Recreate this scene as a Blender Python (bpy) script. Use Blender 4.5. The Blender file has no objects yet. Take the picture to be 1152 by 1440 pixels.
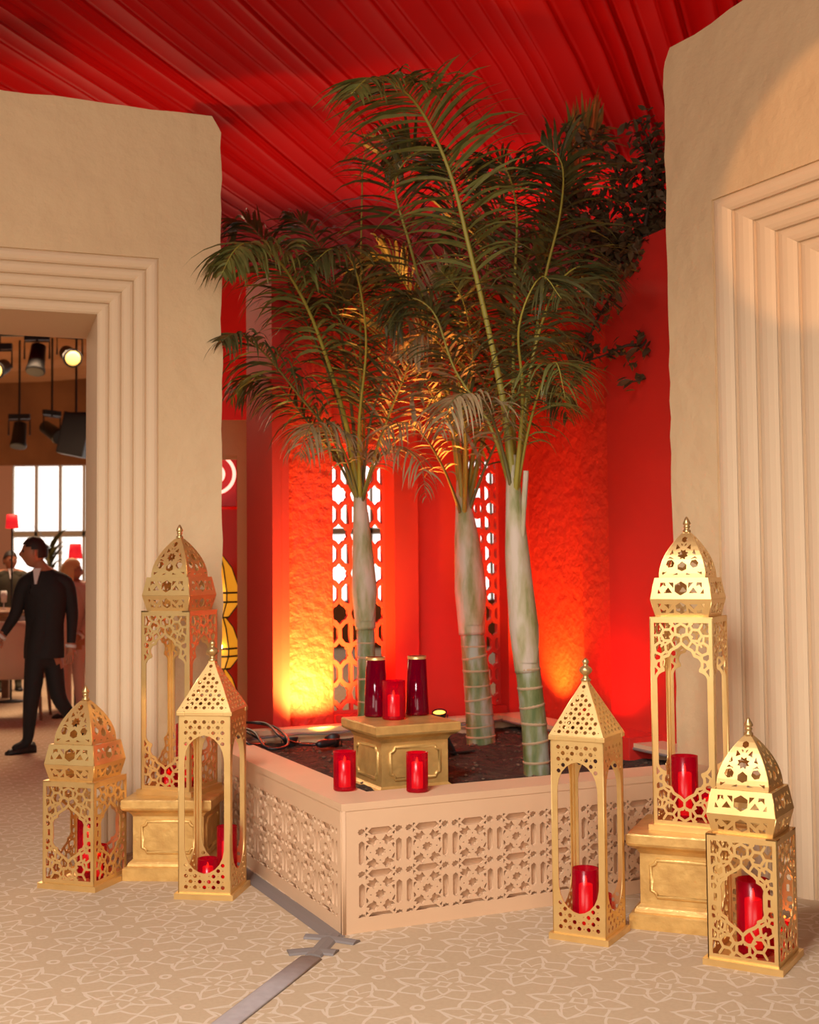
import bpy, bmesh, math, random
import numpy as np
from mathutils import Vector, Matrix, Euler
PI = math.pi
sc = bpy.context.scene
COL = sc.collection

# ------------------------------------------------------------------ camera
F = 1720.0; PIT = math.atan(85 / F); ROL = .0095; H = 1.45
R0 = Vector((1, 0, 0)); U0 = Vector((0, -math.sin(PIT), math.cos(PIT))); FW = Vector((0, math.cos(PIT), math.sin(PIT)))
CR = R0 * math.cos(ROL) - U0 * math.sin(ROL); CU = U0 * math.cos(ROL) + R0 * math.sin(ROL)
cam_d = bpy.data.cameras.new('camera'); cam = bpy.data.objects.new('camera', cam_d); COL.objects.link(cam)
m = Matrix((CR, CU, -FW)).transposed().to_4x4(); m.translation = Vector((0, 0, H)); cam.matrix_world = m
cam_d.sensor_fit = 'HORIZONTAL'; cam_d.sensor_width = 24; cam_d.lens = 24 * F / 1152
cam_d.clip_end = 200
cam_d.dof.use_dof = True; cam_d.dof.focus_distance = 5.0; cam_d.dof.aperture_fstop = 2.8
sc.camera = cam
# ------------------------------------------------------------------ world, exposure, large lights
sc.view_settings.view_transform = 'Standard'; sc.view_settings.look = 'None'
sc.view_settings.exposure = 0.0; sc.view_settings.gamma = 1.0; sc.view_settings.use_curve_mapping = False
w = bpy.data.worlds.new('world'); sc.world = w; w.use_nodes = True
w.node_tree.nodes['Background'].inputs[0].default_value = (1.0, .90, .78, 1)
w.node_tree.nodes['Background'].inputs[1].default_value = .26

def lamp(name, typ, loc, target, energy, color, **kw):
    d = bpy.data.lights.new(name, typ); d.energy = energy; d.color = color
    for k, v in kw.items(): setattr(d, k, v)
    o = bpy.data.objects.new(name, d); COL.objects.link(o); o.location = loc
    o.rotation_euler = (Vector(target) - Vector(loc)).to_track_quat('-Z', 'Y').to_euler()
    return o
lamp('key_area', 'AREA', (-3.4, -1.0, 2.9), (0.0, 6, .3), 190, (1, .90, .78), size=2.6)  # area light added behind the camera for the soft front light
lamp('wall_wash', 'AREA', (.2, -2.5, 2.2), (0, 6, .5), 150, (1, .90, .78), size=2.6)
lamp('overhead_spot', 'SPOT', (-1.3, .9, 4.9), (-.1, 4.7, 0), 1250, (1, .97, .92), spot_size=math.radians(72), spot_blend=1.0, shadow_soft_size=.7)
lamp('hall_fill', 'AREA', (-4.5, 15, 5.0), (-4, 13, 0), 420, (1, .66, .40), size=3.0)  # fill added to brighten the hall behind the doorway
lamp('hall_ceiling_fill', 'AREA', (-7.5, 19.5, .4), (-6.5, 20, 5.5), 130, (1, .55, .25), size=2.0)  # unseen low fill added to lift the hall ceiling

def ray(x, y): return (x - 576) / F * CR - (y - 720) / F * CU + FW
def on(x, y, z):
    d = ray(x, y); return Vector((0, 0, H)) + d * ((z - H) / d.z)
def at(x, y, D):
    d = ray(x, y); return Vector((0, 0, H)) + d * (D / d.y)
def hit(x, y, p, n):
    d = ray(x, y); c = Vector((0, 0, H)); return c + d * ((Vector(p) - c).dot(n) / d.dot(n))

# ------------------------------------------------------------------ materials
def new_mat(name):
    m = bpy.data.materials.new(name); m.use_nodes = True
    return m, m.node_tree, m.node_tree.nodes['Principled BSDF']
def mat(name, col, rough=.6, metal=0, noise=None, bump=None, col2=None, emit=None, trans=0, spec=None, sheen=0, detail=6):
    m, nt, b = new_mat(name)
    b.inputs['Base Color'].default_value = (*col, 1); b.inputs['Roughness'].default_value = rough; b.inputs['Metallic'].default_value = metal
    if spec is not None: b.inputs['Specular IOR Level'].default_value = spec
    if trans: b.inputs['Transmission Weight'].default_value = trans
    if sheen: b.inputs['Sheen Weight'].default_value = sheen
    tc = nt.nodes.new('ShaderNodeTexCoord')
    if noise:
        n = nt.nodes.new('ShaderNodeTexNoise'); n.inputs['Scale'].default_value = noise; n.inputs['Detail'].default_value = detail
        nt.links.new(tc.outputs['Object'], n.inputs['Vector'])
        r = nt.nodes.new('ShaderNodeValToRGB'); r.color_ramp.elements[0].position = .35; r.color_ramp.elements[1].position = .65
        c2 = col2 or tuple(c * .8 for c in col)
        r.color_ramp.elements[0].color = (*c2, 1); r.color_ramp.elements[1].color = (*col, 1)
        nt.links.new(n.outputs['Fac'], r.inputs['Fac']); nt.links.new(r.outputs['Color'], b.inputs['Base Color'])
    if bump:
        n2 = nt.nodes.new('ShaderNodeTexNoise'); n2.inputs['Scale'].default_value = bump[0]; n2.inputs['Detail'].default_value = detail
        nt.links.new(tc.outputs['Object'], n2.inputs['Vector'])
        bp = nt.nodes.new('ShaderNodeBump'); bp.inputs['Strength'].default_value = bump[1]; bp.inputs['Distance'].default_value = bump[2]
        nt.links.new(n2.outputs['Fac'], bp.inputs['Height']); nt.links.new(bp.outputs['Normal'], b.inputs['Normal'])
    if emit:
        b.inputs['Emission Color'].default_value = (*emit[0], 1); b.inputs['Emission Strength'].default_value = emit[1]
    return m
M = {}
M['plaster'] = mat('beige_plaster', (.67, .475, .265), .8, noise=1.3, col2=(.64, .45, .25), bump=(5, .7, .035))
M['mould'] = mat('smooth_moulding_plaster', (.71, .52, .33), .8, bump=(14, .25, .008))
M['plinth'] = mat('peach_painted_board', (.70, .45, .27), .6, noise=2, col2=(.66, .415, .245), bump=(60, .1, .002))
M['plinth_back'] = mat('peach_panel_backing', (.62, .38, .22), .7)
M['gold'] = mat('gold_paint', (.82, .55, .22), .36, metal=.72, noise=9, col2=(.76, .49, .18), bump=(150, .05, .001))
M['gold_old'] = mat('worn_gold_plaster', (.76, .47, .15), .38, metal=.45, noise=14, col2=(.62, .36, .11), bump=(28, .55, .006))
M['finial'] = mat('dark_brass', (.62, .42, .18), .3, metal=.8)
M['redwall'] = mat('redlit_stucco', (.70, .030, .012), .6, noise=2.2, col2=(.66, .025, .010), bump=(16, .6, .03))  # peach-white stucco; the lamps' red light is put into its colour
M['redflat'] = mat('redlit_board', (.60, .020, .012), .6, bump=(3, .2, .01))  # red light of the niche put into the board colour
M['redlattice'] = mat('redlit_lattice', (.66, .03, .02), .6)  # lattice colour carries the niche's red light too
M['soil'] = mat('dark_soil', (.075, .038, .02), .95, noise=14, col2=(.03, .015, .008), bump=(22, 1, .05))
M['clod'] = mat('soil_clod', (.17, .10, .06), .95, noise=30, col2=(.06, .035, .02))
M['cable'] = mat('black_cable', (.012, .012, .014), .45)
M['tape'] = mat('grey_cloth_tape', (.42, .37, .36), .65, noise=30, col2=(.38, .33, .32))
M['tape_dark'] = mat('dark_grey_tape', (.20, .165, .15), .6)
def tinted(name, tint, body, fac, rough):
    m, nt, b = new_mat(name); b.inputs['Base Color'].default_value = (*body, 1); b.inputs['Roughness'].default_value = rough
    t = nt.nodes.new('ShaderNodeBsdfTransparent'); t.inputs[0].default_value = (*tint, 1); mx = nt.nodes.new('ShaderNodeMixShader'); mx.inputs[0].default_value = fac
    nt.links.new(t.outputs[0], mx.inputs[1]); nt.links.new(b.outputs[0], mx.inputs[2]); nt.links.new(mx.outputs[0], nt.nodes['Material Output'].inputs['Surface'])
    return m
M['redglass'] = tinted('red_glass', (.85, .11, .03), (.42, .0, .015), .45, .22)
M['redglass_dark'] = tinted('deep_red_glass', (.62, .01, .04), (.22, .0, .015), .45, .08)
M['wax'] = mat('candle_wax', (.85, .25, .07), .5, emit=((1, .30, .03), 2.0))  # emission puts the flame's glow into the wax itself
M['flame'] = mat('flame', (1, .6, .2), .5, emit=((1, .5, .12), 14))
M['suit'] = mat('black_suit_cloth', (.012, .011, .012), .8)
M['skin'] = mat('skin', (.42, .17, .09), .55)
M['hair'] = mat('dark_hair', (.018, .012, .01), .6)
M['blond'] = mat('fair_hair', (.6, .33, .13), .6)
M['shirt'] = mat('white_shirt', (.75, .7, .68), .7)
M['olive'] = mat('olive_jacket', (.05, .045, .025), .8)
M['pinkcloth'] = mat('pale_pink_cloth', (.6, .36, .3), .8)
M['chair'] = mat('chair_upholstery', (.62, .42, .32), .8)
M['wood'] = mat('brown_wood', (.22, .10, .045), .5, noise=20)
M['darkred'] = mat('dark_red_cloth', (.35, .03, .02), .8)
M['black'] = mat('black_metal', (.012, .012, .012), .5)
M['lens'] = mat('amber_lamp_lens', (1, .75, .3), .3, emit=((1, .58, .13), 1.25))
M['amber'] = mat('amber_lantern_glass', (.95, .5, .08), .4, noise=3, col2=(.8, .3, .03), emit=((1, .42, .02), .5))
M['bulb'] = mat('warm_bulb', (1, .8, .5), .3, emit=((1, .75, .35), 18))
M['neon'] = mat('neon_tube', (1, .55, .45), .3, emit=((1, .5, .38), 1.6))
M['signred'] = mat('red_display_panel', (.5, .01, .02), .5)
M['redlamp'] = mat('red_lampshade', (.8, .02, .03), .5, emit=((1, .02, .03), .6))
M['sky'] = mat('bright_daylight_pane', (.9, .9, .9), .4, emit=((1, .95, .90), 1.6))
M['mullion'] = mat('window_frame_paint', (.55, .5, .42), .5)
M['drape'] = mat('brown_drape', (.30, .135, .055), .9, noise=1.5, col2=(.22, .095, .04))
M['trunkring'] = mat('trunk_ring_scar', (.42, .27, .15), .8)
M['rachis'] = mat('frond_stalk', (.30, .25, .035), .5)
M['rachis_dark'] = mat('dark_frond_stalk', (.13, .11, .03), .5)
M['leafA'] = mat('green_leaflet', (.17, .165, .035), .5, noise=9, col2=(.11, .105, .025))
M['leafB'] = mat('dark_green_leaflet', (.085, .08, .02), .5, noise=9, col2=(.06, .055, .016))
M['leafC'] = mat('dry_tan_leaflet', (.36, .24, .12), .6, noise=9, col2=(.22, .16, .07))
M['vineleaf'] = mat('vine_leaf', (.075, .04, .012), .7)
M['twig'] = mat('dark_twig', (.05, .025, .012), .8)

# trunk: green/grey mottled
def trunk_mat(name, c1, c2, c3):
    m, nt, b = new_mat(name); tc = nt.nodes.new('ShaderNodeTexCoord')
    mp = nt.nodes.new('ShaderNodeMapping'); mp.inputs['Scale'].default_value = (14, 14, 3.5)
    n = nt.nodes.new('ShaderNodeTexNoise'); n.inputs['Scale'].default_value = 1; n.inputs['Detail'].default_value = 5
    r = nt.nodes.new('ShaderNodeValToRGB'); e = r.color_ramp.elements
    e[0].position = .36; e[0].color = (*c1, 1); e[1].position = .62; e[1].color = (*c3, 1)
    k = e.new(.47); k.color = (*c2, 1)
    nt.links.new(tc.outputs['Object'], mp.inputs[0]); nt.links.new(mp.outputs[0], n.inputs['Vector'])
    nt.links.new(n.outputs['Fac'], r.inputs['Fac']); nt.links.new(r.outputs['Color'], b.inputs['Base Color'])
    b.inputs['Roughness'].default_value = .6
    return m
M['trunk'] = trunk_mat('ringed_green_trunk', (.09, .12, .03), (.18, .19, .07), (.34, .33, .26))
M['shaft'] = trunk_mat('pale_crownshaft', (.20, .20, .06), (.36, .31, .17), (.50, .40, .31))

# carpet with printed white line flowers
def carpet_mat():
    m, nt, b = new_mat('beige_carpet_with_line_flowers')
    def mth(op, a, bb=None, c=None):
        n = nt.nodes.new('ShaderNodeMath'); n.operation = op
        for i, v in enumerate((a, bb, c)):
            if v is None: continue
            if isinstance(v, (int, float)): n.inputs[i].default_value = v
            else: nt.links.new(v, n.inputs[i])
        return n.outputs[0]
    tc = nt.nodes.new('ShaderNodeTexCoord')
    nz = nt.nodes.new('ShaderNodeTexNoise'); nz.inputs['Scale'].default_value = 9; nz.inputs['Detail'].default_value = 1
    nt.links.new(tc.outputs['Object'], nz.inputs['Vector'])
    mx = nt.nodes.new('ShaderNodeVectorMath'); mx.operation = 'MULTIPLY_ADD'; mx.inputs[1].default_value = (.03, .03, 0)
    nt.links.new(nz.outputs['Color'], mx.inputs[0]); nt.links.new(tc.outputs['Object'], mx.inputs[2])
    sp = nt.nodes.new('ShaderNodeSeparateXYZ'); nt.links.new(mx.outputs[0], sp.inputs[0])
    ca, sa = math.cos(.42), math.sin(.42)
    X = mth('ADD', mth('MULTIPLY', sp.outputs[0], ca), mth('MULTIPLY', sp.outputs[1], sa))
    Y = mth('ADD', mth('MULTIPLY', sp.outputs[0], -sa), mth('MULTIPLY', sp.outputs[1], ca))
    P = .345
    U = mth('DIVIDE', X, P); V = mth('DIVIDE', Y, P)
    u = mth('SUBTRACT', mth('FRACT', U), .5); v = mth('SUBTRACT', mth('FRACT', V), .5)
    r = mth('SQRT', mth('ADD', mth('MULTIPLY', u, u), mth('MULTIPLY', v, v)))
    th = mth('ARCTAN2', v, u)
    def line(expr, wd):
        return mth('LESS_THAN', mth('ABSOLUTE', expr), wd)
    c8 = mth('COSINE', mth('MULTIPLY', th, 8)); c4 = mth('COSINE', mth('MULTIPLY', th, 4))
    # eight petals (pointed), four long lances reaching to the neighbours, small diamond heart
    fold = mth('ABSOLUTE', mth('SUBTRACT', mth('FRACT', mth('DIVIDE', th, PI / 4)), .5))   # 0 mid petal .. .5 between
    petal = mth('SUBTRACT', r, mth('SUBTRACT', .30, mth('MULTIPLY', fold, .30)))
    fold4 = mth('ABSOLUTE', mth('SUBTRACT', mth('FRACT', mth('ADD', mth('DIVIDE', th, PI / 2), .5)), .5))
    lance = mth('SUBTRACT', r, mth('ADD', .21, mth('MULTIPLY', mth('POWER', mth('MULTIPLY', fold4, 2), 2.0), .30)))
    dia = mth('SUBTRACT', mth('ADD', mth('ABSOLUTE', u), mth('ABSOLUTE', v)), .095)
    # little ring in the cell corners
    u2 = mth('SUBTRACT', .5, mth('ABSOLUTE', u)); v2 = mth('SUBTRACT', .5, mth('ABSOLUTE', v))
    r2 = mth('SUBTRACT', mth('SQRT', mth('ADD', mth('MULTIPLY', u2, u2), mth('MULTIPLY', v2, v2))), .055)
    outer = mth('SUBTRACT', r, mth('ADD', .355, mth('MULTIPLY', fold, .26)))
    L = mth('MAXIMUM', line(outer, .02), mth('MAXIMUM', line(petal, .021), mth('MAXIMUM', mth('MAXIMUM', line(dia, .022), line(r2, .019)), line(lance, .022))))
    n2 = nt.nodes.new('ShaderNodeTexNoise'); n2.inputs['Scale'].default_value = 60; n2.inputs['Detail'].default_value = 3
    nt.links.new(tc.outputs['Object'], n2.inputs['Vector'])
    base = nt.nodes.new('ShaderNodeMix'); base.data_type = 'RGBA'
    base.inputs['A'].default_value = (.45, .325, .20, 1); base.inputs['B'].default_value = (.53, .39, .25, 1)
    nt.links.new(n2.outputs['Fac'], base.inputs['Factor'])
    mix = nt.nodes.new('ShaderNodeMix'); mix.data_type = 'RGBA'; mix.inputs['B'].default_value = (.70, .58, .45, 1)
    nt.links.new(base.outputs['Result'], mix.inputs['A']); nt.links.new(mth('MULTIPLY', L, .55), mix.inputs['Factor'])
    nt.links.new(mix.outputs['Result'], b.inputs['Base Color']); b.inputs['Roughness'].default_value = .85
    b.inputs['Specular IOR Level'].default_value = .25
    return m
M['carpet'] = carpet_mat()
def ceil_mat(name, col, rough):
    m, nt, b = new_mat(name); b.inputs['Base Color'].default_value = (*col, 1); b.inputs['Roughness'].default_value = rough
    b.inputs['Specular IOR Level'].default_value = .1
    return m
M['redcloth'] = ceil_mat('red_ceiling_cloth', (.34, .004, .003), .8)
M['browncloth'] = ceil_mat('brown_ceiling_cloth', (.36, .17, .075), .8)

# ------------------------------------------------------------------ object helpers
def tag(o, label=None, cat=None, group=None, kind=None):
    if label: o['label'] = label
    if cat: o['category'] = cat
    if group: o['group'] = group
    if kind: o['kind'] = kind
    return o
def empty(name, loc=(0, 0, 0), rz=0, label=None, cat=None, group=None):
    o = bpy.data.objects.new(name, None); COL.objects.link(o); o.location = loc; o.rotation_euler = (0, 0, rz)
    o.empty_display_size = .05
    return tag(o, label, cat, group)
def link_mesh(name, me, material=None, parent=None, loc=None, rz=None, smooth=False):
    if material is not None and not me.materials: me.materials.append(material)
    if smooth: me.polygons.foreach_set('use_smooth', [True] * len(me.polygons))
    o = bpy.data.objects.new(name, me); COL.objects.link(o)
    if parent: o.parent = parent
    if loc is not None: o.location = loc
    if rz is not None: o.rotation_euler = (0, 0, rz)
    return o
def obj(name, bm, material, parent=None, loc=None, rz=None, smooth=False, bev=0):
    if bev:
        bmesh.ops.bevel(bm, geom=[e for e in bm.edges if len(e.link_faces) == 2 and e.calc_face_angle(0) > .6], offset=bev, segments=2, affect='EDGES', profile=.6)
    bmesh.ops.recalc_face_normals(bm, faces=bm.faces)
    me = bpy.data.meshes.new(name); bm.to_mesh(me); bm.free()
    return link_mesh(name, me, material, parent, loc, rz, smooth)
def copy_tree(o, parent=None):
    c = o.copy(); COL.objects.link(c)
    if parent: c.parent = parent
    for ch in list(o.children): copy_tree(ch, c)
    return c
def box(bm, c, s, mtx=None):
    vs = [bm.verts.new(((c[0] + s[0] / 2 * i), (c[1] + s[1] / 2 * j), (c[2] + s[2] / 2 * k))) for i in (-1, 1) for j in (-1, 1) for k in (-1, 1)]
    for f in ((0, 1, 3, 2), (4, 6, 7, 5), (0, 4, 5, 1), (2, 3, 7, 6), (0, 2, 6, 4), (1, 5, 7, 3)):
        bm.faces.new([vs[i] for i in f])
    if mtx: bmesh.ops.transform(bm, matrix=mtx, verts=vs)
    return vs
def bx(name, c, s, material, parent=None, bev=0, **kw):
    bm = bmesh.new(); box(bm, c, s); return obj(name, bm, material, parent, bev=bev, **kw)
def loft(bm, rings, cap=True, closed=True):
    vr = [[bm.verts.new(p) for p in r] for r in rings]
    for a, b in zip(vr, vr[1:]):
        n = len(a)
        for i in range(n if closed else n - 1):
            bm.faces.new((a[i], a[(i + 1) % n], b[(i + 1) % n], b[i]))
    if cap: bm.faces.new(vr[0][::-1]); bm.faces.new(vr[-1])
    return vr
def lathe(bm, prof, n=20, cap=True, c=(0, 0, 0)):
    return loft(bm, [[(c[0] + r * math.cos(2 * PI * i / n), c[1] + r * math.sin(2 * PI * i / n), c[2] + z) for i in range(n)] for r, z in prof], cap)
def sqring(hw, z, hd=None):
    hd = hd or hw; return [(-hw, -hd, z), (hw, -hd, z), (hw, hd, z), (-hw, hd, z)]
def catmull(P, n):
    P = [Vector(p) for p in P]; Q = [P[0] * 2 - P[1]] + P + [P[-1] * 2 - P[-2]]; out = []
    segs = len(P) - 1
    for k in range(n + 1):
        t = k / n * segs; i = min(int(t), segs - 1); t -= i
        a, b, c, d = Q[i:i + 4]
        out.append(.5 * ((2 * b) + (c - a) * t + (2 * a - 5 * b + 4 * c - d) * t * t + (3 * b - a - 3 * c + d) * t ** 3))
    return out
def tube(bm, pts, rad, n=8, cap=True):
    pts = [Vector(p) for p in pts]; rings = []; up = Vector((.13, .29, .95)).normalized()
    for i, p in enumerate(pts):
        t = (pts[min(i + 1, len(pts) - 1)] - pts[max(i - 1, 0)]).normalized()
        a = t.cross(up)
        if a.length < .05: a = t.cross(Vector((1, 0, 0)))
        a.normalize(); b = t.cross(a)
        r = rad[i] if hasattr(rad, '__len__') else rad
        rings.append([p + (a * math.cos(2 * PI * k / n) + b * math.sin(2 * PI * k / n)) * r for k in range(n)])
    loft(bm, rings, cap)
def fill_mesh(polys, thick):
    """flat plate with holes: nested closed 2D splines, extruded"""
    cu = bpy.data.curves.new('tmp', 'CURVE'); cu.dimensions = '2D'; cu.fill_mode = 'BOTH'; cu.extrude = thick / 2
    for p in polys:
        s = cu.splines.new('POLY'); s.points.add(len(p) - 1)
        for i, (x, y) in enumerate(p): s.points[i].co = (x, y, 0, 1)
        s.use_cyclic_u = True
    o = bpy.data.objects.new('tmp', cu); COL.objects.link(o)
    dg = bpy.context.evaluated_depsgraph_get(); me = bpy.data.meshes.new_from_object(o.evaluated_get(dg))
    bpy.data.objects.remove(o); bpy.data.curves.remove(cu); me.materials.clear()
    return me
# implicit field helpers (numpy) -> hole polygons
def sd_poly(X, Y, pts):
    pts = np.array(pts, float); d = np.full(X.shape, 1e9); ins = np.zeros(X.shape, bool); n = len(pts)
    for i in range(n):
        a = pts[i]; b = pts[i - 1]; ex, ey = b - a; wx, wy = X - a[0], Y - a[1]
        t = np.clip((wx * ex + wy * ey) / (ex * ex + ey * ey + 1e-12), 0, 1)
        d = np.minimum(d, (wx - ex * t) ** 2 + (wy - ey * t) ** 2)
        c = ((a[1] > Y) != (b[1] > Y)) & (X < (b[0] - a[0]) * (Y - a[1]) / (b[1] - a[1] + 1e-12) + a[0])
        ins ^= c
    return np.where(ins, -1, 1) * np.sqrt(d)
def sd_seg(X, Y, a, b):
    ex, ey = b[0] - a[0], b[1] - a[1]; wx, wy = X - a[0], Y - a[1]
    t = np.clip((wx * ex + wy * ey) / (ex * ex + ey * ey + 1e-12), 0, 1)
    return np.hypot(wx - ex * t, wy - ey * t)
def simplify(P, tol):
    if len(P) < 4: return P
    P = np.array(P); k = int(np.argmax(((P - P[0]) ** 2).sum(1)))
    def dp(Q):
        if len(Q) < 3: return [Q[0]]
        a, b = Q[0], Q[-1]; e = b - a; L = np.hypot(*e) + 1e-12
        d = np.abs(e[0] * (Q[:, 1] - a[1]) - e[1] * (Q[:, 0] - a[0])) / L; i = int(np.argmax(d))
        if d[i] < tol: return [a]
        return dp(Q[:i + 1]) + dp(Q[i:])
    return [tuple(q) for q in dp(P[:k + 1]) + dp(np.vstack([P[k:], P[:1]]))]
def contours(Fv, xs, ys, tol):
    """closed contours of Fv<0 regions (holes)"""
    S = Fv < 0; seg = {}
    def ep(i, j, e):
        if e == 0: a, b = (i, j), (i, j + 1)
        elif e == 1: a, b = (i, j + 1), (i + 1, j + 1)
        elif e == 2: a, b = (i + 1, j), (i + 1, j + 1)
        else: a, b = (i, j), (i + 1, j)
        return (a, b)
    tab = {1: [(3, 0)], 2: [(0, 1)], 3: [(3, 1)], 4: [(1, 2)], 5: [(3, 0), (1, 2)], 6: [(0, 2)], 7: [(3, 2)], 8: [(2, 3)], 9: [(2, 0)], 10: [(0, 1), (2, 3)], 11: [(2, 1)], 12: [(1, 3)], 13: [(1, 0)], 14: [(0, 3)]}
    c = S[:-1, :-1] * 1 + S[:-1, 1:] * 2 + S[1:, 1:] * 4 + S[1:, :-1] * 8
    for i, j in zip(*np.where((c > 0) & (c < 15))):
        for a, b in tab[int(c[i, j])]: seg[ep(i, j, a)] = ep(i, j, b)
    out = []
    def pos(e):
        (i, j), (k, l) = e; f0, f1 = Fv[i, j], Fv[k, l]; t = f0 / (f0 - f1 + 1e-15)
        return (xs[j] + (xs[l] - xs[j]) * t, ys[i] + (ys[k] - ys[i]) * t)
    while seg:
        s = next(iter(seg)); lp = []; e = s
        while e in seg: lp.append(e); e = seg.pop(e)
        if len(lp) > 5:
            P = [pos(q) for q in lp]; A = sum(P[i - 1][0] * P[i][1] - P[i][0] * P[i - 1][1] for i in range(len(P))) / 2
            if abs(A) > 4 * tol * tol * 12:
                P = simplify(P, tol)
                if len(P) > 2: out.append(P)
    return out
def ngon(cx, cy, r, n, a0=0, sy=1): return [(cx + r * math.cos(a0 + 2 * PI * i / n), cy + sy * r * math.sin(a0 + 2 * PI * i / n)) for i in range(n)]
def star(cx, cy, r1, r2, n, a0=0): return [(cx + (r1 if i % 2 == 0 else r2) * math.cos(a0 + PI * i / n), cy + (r1 if i % 2 == 0 else r2) * math.sin(a0 + PI * i / n)) for i in range(2 * n)]

# ================================================================== SETTING
# frame of the planter and the walls parallel to it
C0 = Vector((-.285, 4.975, 0)); YP = math.radians(24.6)
E1 = Vector((math.cos(YP), math.sin(YP), 0)); E2 = Vector((-math.sin(YP), math.cos(YP), 0))
def PL(a, b, z=0): return C0 + E1 * a + E2 * b + Vector((0, 0, z))
PH = .52                                                       # planter height
MP = Matrix.Translation(C0) @ Matrix.Rotation(YP, 4, 'Z')
# floor
bm = bmesh.new(); vs = [bm.verts.new(p) for p in ((-14, -3, 0), (14, -3, 0), (14, 26, 0), (-14, 26, 0))]; bm.faces.new(vs)
tag(obj('floor', bm, M['carpet']), kind='structure')
# draped ceiling: long pleats running away from the camera
def drape(name, x0, x1, y0, y1, z, material, ang, seed, amp=.032, sag=.05, pitch=.15):
    rnd = random.Random(seed); bm = bmesh.new()
    d = Vector((math.sin(ang), math.cos(ang), 0)); s = Vector((math.cos(ang), -math.sin(ang), 0))
    xs = []; x = x0
    while x < x1:
        if rnd.random() < .30:
            g_ = rnd.uniform(.018, .035); hh_ = rnd.uniform(.06, .13); xs += [(x, -.01), (x + g_ * .5, hh_), (x + g_, -.01)]; x += g_ + .004
        p = pitch * rnd.uniform(.3, 1.7); k = rnd.uniform(.3, 1.1) * (2.4 if rnd.random() < .12 else 1)
        for t, h in ((0, amp * k * 2.6), (.035, -amp * .6 * k), (.15, -amp * .25 * k), (.5, amp * .3 * k), (.85, -amp * .25 * k), (.965, -amp * .6 * k)):
            xs.append((x + p * t, h))
        x += p
    L = y1 - y0; ny = 40; rows = []
    for j in range(ny + 1):
        t = j / ny; zz = z - sag * math.sin(PI * ((t * 5) % 1))
        rows.append([bm.verts.new(s * xx + d * (y0 + L * t) + Vector((0, 0, zz + h + .02 * math.sin(xx * 7 + t * 9)))) for xx, h in xs])
    for a, b in zip(rows, rows[1:]):
        for i in range(len(a) - 1): bm.faces.new((a[i], b[i], b[i + 1], a[i + 1]))
    return tag(obj(name, bm, material, smooth=True), kind='structure')
drape('ceiling', -16, 14, -5, 19, 5.5, M['redcloth'], math.atan((1200 - 576) / F) * .93, 3)
bm = bmesh.new()
rows = []
for j in range(121):
    y = 17.5 + 8.7 * j / 120; zz = 5.35 - .07 * abs(math.sin(j * 1.3)) - .09 * math.sin(j * .35)
    rows.append([bm.verts.new((x, y + .25 * math.sin(x * .6), zz + .05 * math.sin(x))) for x in range(-14, 15)])
for a, b in zip(rows, rows[1:]):
    for i in range(len(a) - 1): bm.faces.new((a[i], b[i], b[i + 1], a[i + 1]))
tag(obj('ceiling_hall', bm, M['browncloth'], smooth=True), kind='structure')

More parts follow.
